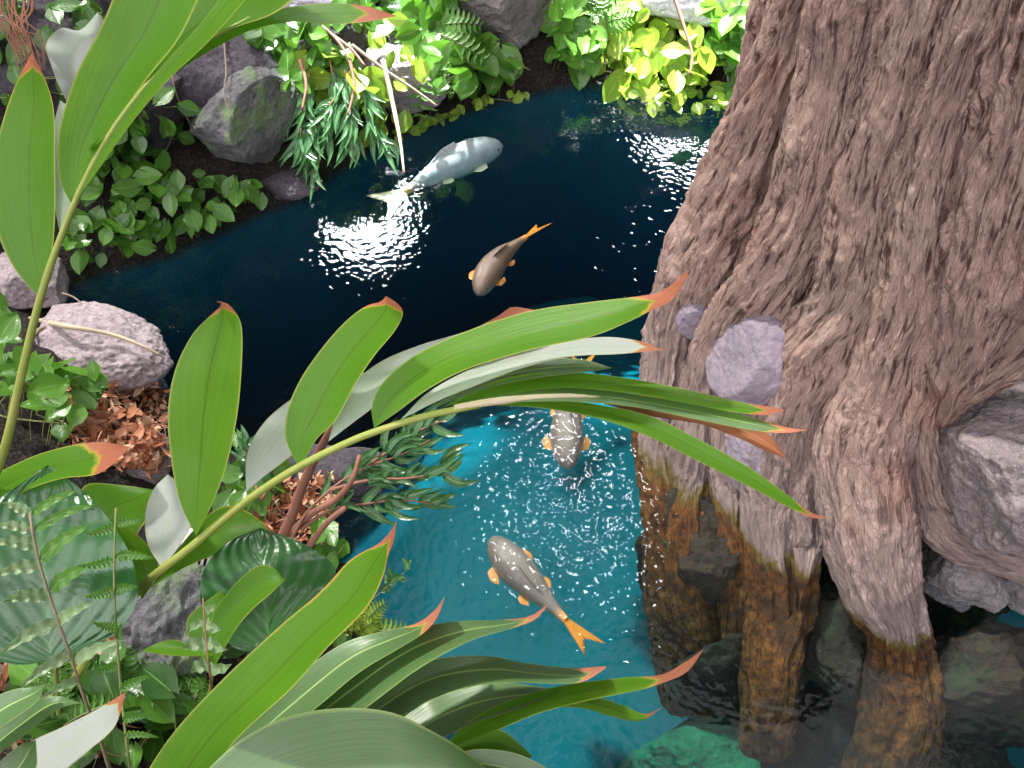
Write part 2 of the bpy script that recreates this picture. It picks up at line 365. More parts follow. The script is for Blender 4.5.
# ------------------------------------------------------------------ world and lamps
def world():
    w = bpy.data.worlds.new('world'); SC.world = w; w.use_nodes = True; nt = w.node_tree; nt.nodes.clear(); t = NT(nt)
    d = t.n('ShaderNodeTexCoord').outputs['Generated']; x, y, z = t.sep(d)
    n1 = t.noise(d, 7, 4, .5, .3)
    # glass roof overhead seen between foliage, darker planting towards the horizon ahead
    hi = t.ramp(z, (.74, 0.0), (.92, .55)); back = t.math('MULTIPLY', t.ramp(t.math('MULTIPLY_ADD', x, -.5, .5), (.25, .2), (.8, 1.0)), t.math('MULTIPLY', t.ramp(t.math('MULTIPLY_ADD', y, -.5, .5), (.45, 0.0), (.75, 1.0)), t.ramp(z, (.05, 0.0), (.3, 1.0)))); back = t.math('MULTIPLY', back, 2.4)  # back: glow behind the viewer, added to brighten the tree front
    op = t.math('MAXIMUM', hi, back)
    patch = t.ramp(n1, (.44, .15), (.54, 1.0))
    k = t.math('MULTIPLY', op, t.math('MULTIPLY', patch, WORLD_SKY))
    base = t.mix(t.ramp(z, (0.0, 0.0), (.5, 1.0)), (.01, .014, .01), (.045, .055, .06))
    sky = t.mix(1.0, (1.0, .96, 1.0), t.comb(k, k, k), 'MULTIPLY')
    tot = t.mix(1.0, base, sky, 'ADD')
    x_ = tot
    for (sx, sy, r, s) in ((365, 210, 3.1, 110.0), (692, 112, 3.0, 80.0), (566, 498, 1.5, 60.0), (606, 520, 1.2, 60.0), (545, 455, 1.2, 60.0)):  # bright discs added to the sky so the water mirrors glare and glints
        rd = ray(sx, sy); rd = rd / np.linalg.norm(rd); v = (float(rd[0]), float(rd[1]), float(-rd[2]))
        dp = t.n('ShaderNodeVectorMath', operation='DOT_PRODUCT'); t.set(dp.inputs[0], d); dp.inputs[1].default_value = v
        q = t.math('MULTIPLY', t.math('GREATER_THAN', dp.outputs['Value'], math.cos(math.radians(r))), s)
        x_ = t.mix(1.0, x_, t.comb(q, q, q), 'ADD')
    for nd in nt.nodes:
        if nd.bl_idname == 'ShaderNodeMix': nd.clamp_result = False; nd.clamp_factor = True
    bg = t.n('ShaderNodeBackground'); t.set(bg.inputs[0], x_); bg.inputs[1].default_value = 1.0
    o = nt.nodes.new('ShaderNodeOutputWorld'); nt.links.new(bg.outputs[0], o.inputs[0])
WORLD_SKY = 2.9
world()
SC.view_settings.view_transform = 'Standard'; SC.view_settings.look = 'None'; SC.view_settings.gamma = 1; SC.view_settings.exposure = 0.0
SC.view_settings.use_curve_mapping = False
def aim(o, target):
    dv = Vector(target) - Vector(o.location); o.rotation_euler = dv.to_track_quat('-Z', 'Y').to_euler()
sl = bpy.data.lights.new('sun', 'SUN'); sl.energy = 4.6; sl.angle = math.radians(3); sl.color = (1, .96, .9)
so = bpy.data.objects.new('sun', sl); C.objects.link(so); so.location = (-3, 3, 8)
so.rotation_euler = Vector((.38, -.42, -.82)).to_track_quat('-Z', 'Y').to_euler()
def spot(px, py, z, src, energy, size, col=(1, 1, 1)):
    l = bpy.data.lights.new('spot_lamp', 'SPOT'); l.energy = energy; l.spot_size = math.radians(size); l.spot_blend = .6; l.color = col; l.shadow_soft_size = .08
    o = bpy.data.objects.new('spot_lamp', l); C.objects.link(o); o.location = src; aim(o, Pz(px, py, z)); return o
spot(368, 80, .35, (-1.0, 7.4, 5.2), 11000, 13, (.95, 1, 1))
spot(675, 28, .35, (1.0, 7.6, 5.4), 22000, 16, (1, 1, .98))
# ------------------------------------------------------------------ shoreline, ground, pool
SHORE_PX = [(60, 300), (66, 278), (90, 268), (130, 258), (172, 246), (222, 222), (266, 203), (300, 190), (335, 165), (372, 140), (410, 124), (450, 108), (505, 92),
            (560, 80), (610, 76), (650, 84), (720, 90), (800, 85), (1000, 60), (1300, 100), (1700, 500), (1400, 830), (900, 900), (640, 880), (520, 830), (440, 770),
            (395, 690), (372, 610), (345, 560), (310, 520), (262, 468), (215, 440), (182, 412), (166, 384), (150, 358), (110, 330), (62, 312)]
SHORE = np.array([Pz(x, y)[:2] for x, y in SHORE_PX])
def sdist(X, Y):
    """signed distance to the water's outline, negative over water"""
    d = np.full(X.shape, 1e9); ins = np.zeros(X.shape, bool); n = len(SHORE)
    for i in range(n):
        ax, ay = SHORE[i]; bx, by = SHORE[(i + 1) % n]; ex, ey = bx - ax, by - ay
        t = np.clip(((X - ax) * ex + (Y - ay) * ey) / (ex * ex + ey * ey), 0, 1)
        d = np.minimum(d, np.hypot(X - ax - t * ex, Y - ay - t * ey))
        c = ((ay > Y) != (by > Y)) & (X < (bx - ax) * (Y - ay) / (by - ay + 1e-12) + ax); ins ^= c
    return np.where(ins, -d, d)
SX0, SX1, SY0, SY1, ST = -6.0, 7.0, -1.2, 12.0, .05
gx = np.arange(SX0, SX1 + ST / 2, ST); gy = np.arange(SY0, SY1 + ST / 2, ST)
GX, GY = np.meshgrid(gx, gy, indexing='ij'); SD = sdist(GX, GY)
q3 = np.stack([GX, GY, np.zeros_like(GX)], -1)
far = sm(4.0, 5.2, GY)
rise_far = .55 * (1 - np.exp(-np.maximum(SD, 0) / .9)) + .22 * np.maximum(SD, 0)
rise_near = .12 + .5 * (1 - np.exp(-np.maximum(SD - .15, 0) / .7)) + .22 * np.maximum(SD, 0)
H = np.where(SD > 0, (rise_far * far + rise_near * (1 - far)) * sm(-.02, .25, SD), -5.5 * sm(0.0, -.18, SD))
H = H + (fbm(q3 * 2.2, 4, 3) * .16 + ridged(q3 * 5, 3, 5) * .04) * sm(0.05, .5, SD)
mb = MB(); mb.grid(np.stack([GX, GY, H], -1)[:, ::1]); ground = struct(mb.build('ground', M['soil']))
def hsample(x, y):
    fx = np.clip((x - SX0) / ST, 0, len(gx) - 1.001); fy = np.clip((y - SY0) / ST, 0, len(gy) - 1.001)
    i, j = int(fx), int(fy); u, v = fx - i, fy - j
    return (H[i, j] * (1 - u) + H[i + 1, j] * u) * (1 - v) + (H[i, j + 1] * (1 - u) + H[i + 1, j + 1] * u) * v
def G(x, y, lift=0.0):
    """where the line of sight through a pixel meets the ground (or the water level)"""
    r = ray(x, y); d = .6
    while d < 16:
        p = CAM + r * d
        if p[2] <= max(hsample(p[0], p[1]), 0.0) + lift: break
        d += .012
    return CAM + r * d
def depth_of(p): return float((np.asarray(p) - CAM) @ FW)
# pool floor: shallow shelf near the viewer, deepened beyond to imitate the shaded far water
fx = np.arange(-4.0, 6.5, .08); fy = np.arange(-.8, 9.0, .08); FX, FY = np.meshgrid(fx, fy, indexing='ij')
edge = 2.75 + .1 * (FX - .3) + .1 * np.sin(FX * 3)
FZ = -1.1 - .85 * sm(-.4, 2.1, FY - edge) - .9 * sm(-.3, -1.4, FX) + .03 * fbm(np.stack([FX, FY, 0 * FX], -1) * 3, 3)
mb = MB(); mb.grid(np.stack([FX, FY, FZ], -1)); struct(mb.build('pond_floor', M['pool']))
# water body
b = MB(); x0, x1, y0, y1, zb = -4.2, 6.6, -1.0, 9.2, -5.6
b.add([(x0, y0, zb), (x1, y0, zb), (x1, y1, zb), (x0, y1, zb), (x0, y0, 0), (x1, y0, 0), (x1, y1, 0), (x0, y1, 0)],
      [(0, 3, 2, 1), (4, 5, 6, 7), (0, 1, 5, 4), (1, 2, 6, 5), (2, 3, 7, 6), (3, 0, 4, 7)])
struct(b.build('water', M['water'], smooth=False))

# ------------------------------------------------------------------ rocks
def ico(sub):
    import bmesh
    bm = bmesh.new(); bmesh.ops.create_icosphere(bm, subdivisions=sub, radius=1)
    v = np.array([w.co[:] for w in bm.verts]); f = [tuple(w.index for w in q.verts) for q in bm.faces]; bm.free(); return v, f
ICO = {k: ico(k) for k in (3, 5, 6)}
def rock(name, center, R, seed, mat, label=None, rot=0.0, rough=.12, cuts=7, sub=6, parent=None, group=None, cat='rock', pits=.5, tilt=0.0):
    v, f = ICO[sub]; v = v.copy(); rs = np.random.RandomState(seed)
    for k in range(cuts):
        n = nrm(rs.normal(size=3)); h = rs.uniform(.55, .85); d = v @ n
        v = v - np.maximum(d - h, 0)[:, None] * n * .9
    m = max(R)
    w = v * (1 + rough * fbm(v * 1.6 + seed * 3.1, 4, seed)[:, None] * 1.3 + rough * .35 * ridged(v * 4.5 + seed, 4, seed + 9)[:, None] - pits * .03 * sm(.2, .6, noise(v * 16 + seed, seed))[:, None])
    w = w * np.array(R)
    ct, st = math.cos(tilt), math.sin(tilt); w = np.stack([w[:, 0] * ct - w[:, 2] * st, w[:, 1], w[:, 0] * st + w[:, 2] * ct], 1)
    c, s = math.cos(rot), math.sin(rot); w = np.stack([w[:, 0] * c - w[:, 1] * s, w[:, 0] * s + w[:, 1] * c, w[:, 2]], 1)
    mb = MB(); mb.add(w, f); o = mb.build(name, mat, None); o.location = tuple(float(a) for a in center)
    if parent: o.parent = parent
    elif label: tag(o, label, cat, group)
    return o

# ------------------------------------------------------------------ tree
AX, AY = 1.95, 2.95
def rad(z, th=0): return 1.0 + .50 * math.exp(-max(z, -.2) / .6) + .05 * max(0, 1.2 - z) * 0
def coneP(x, y, off=0.0):
    r = ray(x, y); best = None; d = .8
    while d < 7:
        p = CAM + r * d; q = math.hypot(p[0] - AX, p[1] - AY) - rad(p[2]) - off
        if q <= 0: return p
        if best is None or q < best[0]: best = (q, p)
        d += .008
    return best[1]
ROOTS = [
 # (label, [(px,py,halfwidth px[,z below water])...])
 ('leftmost', 'outermost root on the pond side with a split open bark flap',
  [(842, -60, 26), (800, 15, 30), (778, 80, 36), (752, 145, 40), (722, 215, 43), (693, 280, 40), (672, 335, 29), (664, 390, 24), (657, 445, 22), (666, 520, 22, -.14), (670, 600, 24, -.4), (688, 690, 30, -.8)]),
 ('b', None, [(868, -60, 44), (850, 0, 44), (834, 80, 36), (815, 160, 36), (796, 225, 37), (765, 285, 35), (735, 322, 28), (712, 360, 23), (700, 405, 22), (694, 445, 23), (688, 480, 22, -.05), (684, 530, 23, -.14), (688, 600, 26, -.35), (706, 690, 28, -.75)]),
 ('g', None, [(790, 270, 16), (768, 330, 16), (738, 400, 17), (729, 445, 18), (728, 488, 17, .0), (733, 520, 17, -.06), (736, 575, 18, -.2), (740, 640, 18, -.4)]),
 ('c', None, [(940, -60, 34), (922, 0, 34), (904, 60, 33), (886, 125, 34), (868, 190, 36), (856, 255, 32), (837, 306, 29), (804, 354, 36), (790, 395, 35), (777, 440, 31), (770, 495, 29), (768, 550, 24, -.035), (772, 600, 22, -.16), (768, 660, 24, -.28), (764, 740, 26, -.5)]),
 ('c2', None, [(850, 330, 16), (838, 370, 18), (815, 420, 15), (806, 464, 15), (803, 510, 17), (804, 545, 17), (803, 574, 13, -.04), (798, 610, 15, -.18), (775, 650, 24, -.2), (770, 720, 26, -.4)]),
 ('d', None, [(975, 40, 24), (955, 100, 26), (938, 150, 30), (925, 205, 34), (918, 255, 35), (908, 310, 37), (892, 355, 38), (876, 403, 43), (862, 450, 44, .42), (863, 490, 42, .32), (870, 540, 43, .2), (881, 590, 36, .08), (896, 627, 28, -.035), (902, 670, 34, -.2), (898, 730, 36, -.35), (880, 790, 36, -.5)]),
 ('top', None, [(1010, -60, 30), (985, 0, 30), (965, 50, 28), (945, 100, 26), (925, 150, 24), (905, 200, 22)]),
 ('e', None, [(1075, -60, 52), (1050, 40, 52), (1025, 130, 50), (1000, 210, 50), (982, 280, 48), (965, 340, 40), (948, 390, 24), (940, 415, 14)]),
 ('e2', None, [(1150, 60, 60), (1110, 160, 60), (1070, 250, 52), (1035, 320, 36), (1000, 360, 24), (965, 390, 14)]),
 ('f', None, [(945, 380, 12), (928, 410, 12), (922, 430, 14), (922, 460, 17), (928, 494, 18), (940, 525, 20), (962, 545, 18), (990, 556, 16), (1030, 572, 16), (1080, 600, 16)]),
 ('slender', None, [(800, -60, 18), (774, 0, 20), (764, 40, 18), (752, 80, 14), (735, 125, 10), (715, 165, 7)]),
]
tree = thing('tree', 'huge pinkish brown tree with thick flared roots reaching down into the pond', 'tree', (AX, AY, 0))
# trunk body
th = np.linspace(0, 2 * PI, 900, endpoint=False); zz = np.linspace(-1.3, 3.6, 420)
TH, ZZ = np.meshgrid(th, zz); aa = np.degrees(TH); front = sm(185, 215, aa) * sm(345, 300, aa)
base = 1.0 + (.50 * front + .12 * (1 - front)) * np.exp(-np.maximum(ZZ, -.2) / .6) - .31 - .13 * sm(.9, .2, ZZ) - .1 * sm(0.1, -.4, ZZ)
cyl = np.stack([np.cos(TH) * 3.2, np.sin(TH) * 3.2, ZZ * .35], -1)
ridge = .07 * ridged(cyl * 1.3, 2, 4) + .03 * ridged(cyl * 3.5, 3, 14)
fine = .026 * ridged(np.stack([np.cos(TH) * 16, np.sin(TH) * 16, ZZ * 4], -1), 3, 21) + .006 * fbm(np.stack([np.cos(TH) * 40, np.sin(TH) * 40, ZZ * 18], -1), 2, 5)
RR = base + ridge + fine
Gt = np.stack([AX + np.cos(TH) * RR, AY + np.sin(TH) * RR, ZZ], -1)
U = np.stack([TH * 1.1, ZZ, 0 * ZZ], -1)
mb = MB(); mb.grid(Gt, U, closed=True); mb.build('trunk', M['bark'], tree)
for k, (_, lab, pts) in enumerate(ROOTS):
    W = []
    for p in pts:
        if len(p) == 4: c = Pz(p[0], p[1], p[3]); d = depth_of(c); r = p[2] * d / F
        else:
            c = coneP(p[0], p[1]); d = depth_of(c); r = p[2] * d / F
            o = nrm(np.array([c[0] - AX, c[1] - AY, 0])); c = c - o * r * .06
        W.append([*c, r])
    Wc = cr(W, 26 * len(pts)); Cn, R = Wc[:, :3], Wc[:, 3] * (.95 + .02 * sm(.3, .9, Wc[:, 2]))
    # taper off both ends so that the tube sinks back into the trunk
    seg = 110; Gr, Ur, D = tubegrid(Cn, R, seg, 1.0)
    Ls = Ur[..., 1]; a = Ur[..., 0] / R.mean()
    s3 = np.stack([Ur[..., 0] * 24, Ls * 2.6, np.full_like(Ls, k * 7.7)], -1)
    s2 = np.stack([Ur[..., 0] * 8, Ls * 2.0, np.full_like(Ls, k * 3.7)], -1)
    # noise warped along the root so that the furrows wander
    wv = fbm(np.stack([Ur[..., 0] * 6, Ls * 6, np.full_like(Ls, k * 1.7)], -1), 3, 40 + k)[..., None]
    rr = R[:, None]
    disp = rr * .08 * fbm(s2, 3, k) + .032 * (ridged(s3 + wv * [.7, .1, 0], 3, k + 3) - .2) + .007 * fbm(np.stack([Ur[..., 0] * 80, Ls * 30, 0 * Ls + k], -1) + wv, 2, k)
    Gr = Gr + D * disp[..., None]
    Ur[..., 2] = k * 1.3
    mb = MB(); mb.grid(Gr, Ur, closed=True)
    # rounded ends
    for e, sgn in ((0, -1), (len(Cn) - 1, 1)):
        T = nrm(Cn[e] - Cn[e - sgn]); n0 = mb.n; ring = Gr[e]; c = Cn[e]
        caps = [c + (ring - c) * math.cos(q) + T * R[e] * .8 * math.sin(q) for q in np.linspace(0, 1.5, 7)]
        U2 = np.repeat(Ur[e][None], 7, 0); mb.grid(np.array(caps) if sgn > 0 else np.array(caps)[::-1], U2, closed=True)
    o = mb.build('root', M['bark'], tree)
    if lab: o['label'] = lab
# bark flap beside the split on the left root
fl = []
for (x, y, w) in [(757, 92, 4), (738, 120, 6), (720, 143, 9), (708, 160, 10), (702, 175, 6), (700, 195, 2)]:
    c = coneP(x, y); c = c + np.array([-.02, -.10, .03]); fl.append([*c, w * depth_of(c) / F])
fw = cr(fl, 60); mb = MB(); g_, u_, d_ = tubegrid(fw[:, :3], fw[:, 3], 20, .7); g_ = g_ + d_ * (.006 * ridged(g_ * 30, 2))[..., None]; u_[..., 2] = 5; mb.grid(g_, u_, closed=True)
o = mb.build('bark_flap', M['bark'], tree); o['label'] = 'curled strip of peeling bark'

def rock_px(x, y, rx, ry, seed, mat, label, z=None, push=0.0, thick=None, **k):
    c = coneP(x, y) if z is None else Pz(x, y, z)
    d = depth_of(c); c = CAM + (c - CAM) * (1 + push / d); d += push
    a = rx * d / F; b_ = ry * d / F
    return rock('rock', c, (a, thick or (a + b_) / 2, b_), seed, mat, label, **k)
rock_px(757, 358, 48, 56, 3, M['rock_lilac'], 'smooth lilac rock wedged between two roots of the big tree', push=.0, cuts=2, rough=.07, tilt=-.4)
rock_px(700, 316, 26, 24, 5, M['rock_lilac'], 'small lilac rock behind the outermost left root of the tree', push=.01, cuts=2, rough=.08)
rock_px(750, 450, 30, 56, 8, M['rock_lilac'], 'bluish lilac rock low between the roots near the waterline', push=.06, cuts=3, rough=.08)
rock_px(822, 480, 26, 70, 18, M['rock_grey'], 'narrow grey rock in the gap behind the widest root', push=.12, cuts=3)
rock_px(1018, 462, 104, 92, 11, M['rock_boulder'], 'large pitted grey boulder to the right of the tree roots', push=-.05, cuts=9, rough=.14, pits=1.2, tilt=-.45, sub=6)
rock_px(970, 560, 62, 42, 13, M['rock_grey'], 'wet grey rock ledge below the large pitted boulder', push=.20, cuts=8, rough=.2, tilt=-.3)
rock_px(1050, 570, 60, 50, 14, M['rock_grey'], 'grey rock ledge at the right edge over the dark hollow', push=.15, cuts=8, rough=.2)
# submerged rocks
for (x, y, z, rx, ry, s, m, lab) in [
    (700, 560, -.35, 62, 100, 21, 'rock_wet', 'dark underwater rock mass at the outer foot of the tree roots'),
    (745, 670, -.6, 70, 80, 22, 'rock_wet', 'brown underwater rock below the two orange algae roots'),
    (840, 640, -.35, 46, 40, 23, 'rock_wet', 'algae patched underwater rock left of the widest root'),
    (830, 745, -.75, 70, 50, 24, 'rock_wet', 'underwater rock at the foot of the widest root'),
    (980, 690, -.4, 80, 90, 25, 'rock_wet', 'big dark underwater rock to the right of the widest root'),
    (700, 765, -.95, 80, 42, 26, 'rock_green', 'underwater rock covered in green algae at the bottom edge'),
    (950, 770, -.7, 80, 40, 27, 'rock_wet', 'dark underwater rock in the bottom right corner')]:
    rock_px(x, y, rx, ry, s, M[m], lab, z=z, rough=.22, cuts=5, thick=.22)

# near left bank
def rock_g(x, y, rx, ry, seed, mat, label, lift=0.0, flat=.6, **k):
    c = G(x, y); d = depth_of(c); a = rx * d / F; b_ = ry * d / F
    return rock('rock', c + np.array([0, 0, lift]), (a, b_ * 1.1, b_ * flat), seed, mat, label, **k)
rock_g(88, 352, 86, 46, 31, M['rock_pink'], 'large sunlit pinkish grey rock at the pond edge on the left', lift=.02, flat=.75, cuts=8, pits=1.4, rot=-.25)
rock_g(22, 282, 52, 42, 32, M['rock_pink'], 'grey rock at the left edge behind the large pinkish rock', lift=.0, flat=.8, cuts=8)
rock_g(152, 468, 24, 26, 33, M['rock_grey'], 'small dark grey rock beside the dry leaf litter', lift=.06, flat=1.0, cuts=8)
rock_g(172, 640, 62, 78, 34, M['rock_moss'], 'rounded mottled grey rock behind the fern fronds', lift=.12, flat=.9, cuts=3, rough=.2, pits=1.2)
rock_g(330, 470, 60, 40, 35, M['rock_dark'], 'low dark rock under the reddish twigs by the water', lift=-.05, flat=.5)
# far bank rocks
rock_g(245, 135, 62, 55, 41, M['rock_moss'], 'flat faced mossy grey rock beside the hanging narrow leaves', lift=.12, flat=.9, cuts=9, rough=.1, rot=.5)
rock_g(205, 85, 72, 60, 42, M['rock_dark'], 'dark purple grey rock above the mossy grey rock', lift=.15, flat=1.0, cuts=8)
rock_g(130, 120, 70, 60, 43, M['rock_dark'], 'dark rock half covered by small heart shaped leaves', lift=.1, flat=1.0)
rock_g(60, 60, 90, 70, 44, M['rock_dark'], 'shaded dark rock behind the upper left ginger leaves', lift=.1, flat=1.0)
rock_g(288, 184, 46, 20, 50, M['rock_dark'], 'low dark rock at the waterline below the mossy grey rock', lift=.0, flat=.5)
rock_g(398, 92, 50, 34, 45, M['rock_lilac'], 'pale grey rock under the spotlit leaves on the far shore', lift=.08, flat=.9)
rock_g(500, 22, 56, 46, 46, M['rock_grey'], 'grey brown rock at the top between two leafy vines', lift=.2, flat=1.1)
rock_g(690, 18, 60, 34, 47, M['rock_glare'], 'bright glare rock whitened to imitate strong light at the top beside the tree', lift=.15, flat=1.0)
rock_g(585, 10, 50, 30, 48, M['rock_dark'], 'dark rock at the top behind the fern frond', lift=.1, flat=1.0)
rock_g(325, 50, 50, 40, 49, M['rock_dark'], 'dark rock behind the dry brown hanging twigs', lift=.1, flat=1.0)

# ------------------------------------------------------------------ floor drain on the near bank
dr = G(208, 562); slab = thing('floor_drain', 'pale concrete slab with a black slatted drain grate on the left bank', 'drain', dr)
def box(mb, c, s):
    x, y, z = c; a, b_, h = s
    v = [(x + i * a, y + j * b_, z + k * h) for k in (-1, 1) for j in (-1, 1) for i in (-1, 1)]
    mb.add(v, [(0, 2, 3, 1), (4, 5, 7, 6), (0, 1, 5, 4), (2, 6, 7, 3), (0, 4, 6, 2), (1, 3, 7, 5)])
mb = MB(); box(mb, dr + np.array([0, .05, .03]), (.085, .05, .03)); mb.build('slab', M['concrete'], slab, smooth=False)
mb = MB()
for i in range(9): box(mb, dr + np.array([-.08 + i * .02, -.05, .04]), (.005, .045, .01))
for j in (-.095, -.004): box(mb, dr + np.array([0, j, .04]), (.09, .006, .011))
mb.build('grate', M['grate'], slab, smooth=False)

# ------------------------------------------------------------------ fish
def fish(label, path, L_w, z, mat, fin, finlab=None, tailpx=None, side=1):
    """path: head..tail-base pixels; L_w: greatest half width in px"""
    W = np.array([Pz(x, y, z) for x, y in path]); d = depth_of(W[0]); hw = L_w * d / F
    root = thing('carp', label, 'fish', W.mean(0), 'carp swimming in the pond')
    n = 44; Cn = cr(W, n); t = np.linspace(0, 1, n)
    prof = np.interp(t, [0, .02, .06, .14, .28, .42, .6, .78, .92, 1], [.03, .32, .55, .8, 1, .98, .78, .46, .26, .2])
    T = nrm(np.gradient(Cn, axis=0)); Zv = np.array([0, 0, 1.0]); B = nrm(np.cross(T, Zv)); a = np.linspace(-PI, PI, 29)[:-1]
    up = np.cos(a)[None, :, None] * Zv * (prof * hw * 1.12)[:, None, None]; lat = np.sin(a)[None, :, None] * B[:, None] * (prof * hw)[:, None, None]
    Gf = Cn[:, None] + up + lat; U = np.zeros(Gf.shape); U[..., 0] = a[None] * 3; U[..., 1] = t[:, None]; U[..., 2] = sm(-.3, .6, np.cos(a))[None]
    D = np.repeat((sm(.86, 1.02, t) * .9)[:, None], 28, 1)
    mb = MB(); mb.grid(Gf, U, D.reshape(-1), closed=True); mb.add(np.concatenate([Gf[0], [Cn[0] - T[0] * hw * .05]]), [(i, (i + 1) % 28, 28) for i in range(28)]); mb.build('body', mat, root)
    def fin_(name, base, tips, col, thick=.004):
        # a fan between a base line and tips, with thickness
        base = np.array(base); tips = np.array(tips); m = max(len(base), len(tips), 9)
        A = cr(base, m); Bq = cr(tips, m); k = np.linspace(0, 1, 7)[:, None, None]
        Gq = A[None] * (1 - k) + Bq[None] * k; nrml = nrm(np.cross(Bq[-1] - A[0], A[-1] - Bq[0])) * thick / 2
        U = np.zeros(Gq.shape); U[..., 0] = np.linspace(0, 1, m)[None]
        tp = (1 - np.linspace(0, .9, 7))[:, None, None]
        Gq = np.concatenate([Gq + nrml * tp, (Gq - nrml * tp)[::-1]]); U = np.concatenate([U, U[::-1]])
        q = MB(); q.grid(Gq, U); return q.build(name, col, root)
    e = Cn[-1]; tt = T[-1]; s = B[-1]; tl = hw * 2.3
    # forked caudal fin, fanned so both lobes show
    up_ = nrm(Zv * .55 + s * .84 * side); dn = nrm(-Zv * .55 - s * .84 * side)
    tips = [e + tt * tl + up_ * hw * 1.05, e + tt * tl * .8 + up_ * hw * .5, e + tt * tl * .62, e + tt * tl * .8 + dn * hw * .5, e + tt * tl + dn * hw * 1.05]
    fin_('tail_fin', [e - tt * .01 + up_ * hw * .2, e - tt * .01, e - tt * .01 + dn * hw * .2], tips, fin)
    i0, i1 = int(n * .40), int(n * .62)
    tpz = lambda i, h, back: Cn[i] + Zv * (prof[i] * hw + h) + T[i] * back
    fin_('dorsal_fin', [tpz(i0, -.01, 0), tpz((i0 + i1) // 2, -.01, 0), tpz(i1, -.01, 0)], [tpz(i0, hw * .4, .03) + B[i0] * hw * .25, tpz((i0 + i1) // 2, hw * .35, .04) + B[i0] * hw * .3, tpz(i1, hw * .12, .05) + B[i1] * hw * .1], mat)
    for sg in (-1, 1):
        for (fr, ln, nm) in ((.22, 1.0, 'pectoral_fin'), (.55, .6, 'pelvic_fin')):
            i = int(n * fr); b0 = Cn[i] + B[i] * sg * prof[i] * hw * .85 - Zv * hw * .35; b1 = Cn[i + 3] + B[i + 3] * sg * prof[i + 3] * hw * .85 - Zv * hw * .35
            o1 = B[i] * sg
            fin_(nm, [b0, b1], [b0 + o1 * hw * ln * .55 + T[i] * hw * .15 * ln, b0 + o1 * hw * ln * .7 + T[i] * hw * .75 * ln, b1 + o1 * hw * ln * .35 + T[i] * hw * .7 * ln], fin)
        i = int(n * .085); c = Cn[i] + B[i] * sg * prof[i] * hw * .86 + Zv * hw * .18; v, f = ICO[3]; q = MB(); q.add(v * hw * .1 + c, f); q.build('eye', M['eye'], root)
    return root
fish('tan carp in the dark water with its head towards the bottom left', [(478, 294), (487, 275), (500, 258), (514, 246), (526, 237)], 13.5, -.04, M['fish_tan'], M['fin_orange'])
fish('large whitish carp near the far shore beside the bright reflection', [(503, 146), (480, 152), (455, 163), (428, 177), (404, 192)], 15, -.14, M['fish_white'], M['fin_pale'])
fish('grey carp seen head down below the long ginger leaves', [(568, 468), (567, 448), (567, 425), (570, 400), (577, 378)], 17, -.1, M['fish_grey'], M['fin_orange'])
fish('grey carp with a vivid orange tail in the turquoise water', [(491, 538), (508, 560), (530, 583), (550, 604), (566, 620)], 17, -.1, M['fish_grey'], M['fin_orange'])
# ------------------------------------------------------------------ leaves
def Pv(px, d):
    px = np.asarray(px, float); x, y = px[..., 0], px[..., 1]
    r = FW + RT * ((x - 512) / F)[..., None] - UP * ((y - 384) / F)[..., None]
    return CAM + r * np.asarray(d)[..., None]
RS = np.random.RandomState(77)
def leaf_grid(L, R, dL, dR=None, fold=.012, n=44, w=12, mid=.5, tip=.08, edge=.0, wave=.0, seed=0, arch=0.0, hue=None):
    Lc, Rc = cr(L, n), cr(R, n); a = lin(dL, n); b = lin(dR if dR is not None else dL, n)
    u = np.linspace(-1, 1, 2 * (w // 2) + 1); v = np.linspace(0, 1, n)
    fr = np.where(u < 0, mid * (1 + u), mid + (1 - mid) * u)[None, :, None]
    px = Lc[:, None] * (1 - fr) + Rc[:, None] * fr
    d = a[:, None] * (1 - fr[..., 0]) + b[:, None] * fr[..., 0]
    env = np.sin(PI * np.clip(v, .02, .98))[:, None]
    d = d + fold * (1 - np.abs(u)[None] ** 1.3) * env + arch * (u[None] ** 2) * env
    if wave:
        d = d + wave * env * np.abs(u)[None] ** 1.5 * fbm(np.stack([v[:, None] * 7 + 0 * u[None], np.sign(u)[None] * 3 + 0 * v[:, None] + seed, 0 * v[:, None] + 0 * u[None]], -1), 2, seed)
    Gp = Pv(px, d)
    V = np.repeat(v[:, None], len(u), 1); Uu = np.repeat(u[None], n, 0)
    hv = (seed * .37) % 1 if hue is None else hue
    U = np.stack([Uu, V, np.full_like(V, hv)], -1)
    dry = sm(1 - tip * 1.6, 1 - tip * .55, V + .05 * np.abs(Uu)) if tip else np.zeros_like(V)
    if edge: dry = np.maximum(dry, sm(.82, 1.0, np.abs(Uu)) * sm(.25, .9, V) * edge)
    return Gp, U, dry
_ls = [0]
def leaf(parent, L, R, dL, dR=None, mat='ginger', label=None, name='leaf', **k):
    _ls[0] += 1; mb = MB(); g, U, D = leaf_grid(L, R, dL, dR, seed=_ls[0], **k); mb.grid(g, U, D.reshape(-1))
    o = mb.build(name, M[mat], parent)
    if label: o['label'] = label
    return o
def stem(parent, pts, r, mat='stem', name='stem', seg=10, label=None):
    """pts (px, py, depth)"""
    W = [P(*p) for p in pts]; mb = MB(); tube(mb, W, r, seg, n=6 * len(pts)); o = mb.build(name, M[mat], parent)
    if label: o['label'] = label
    return o

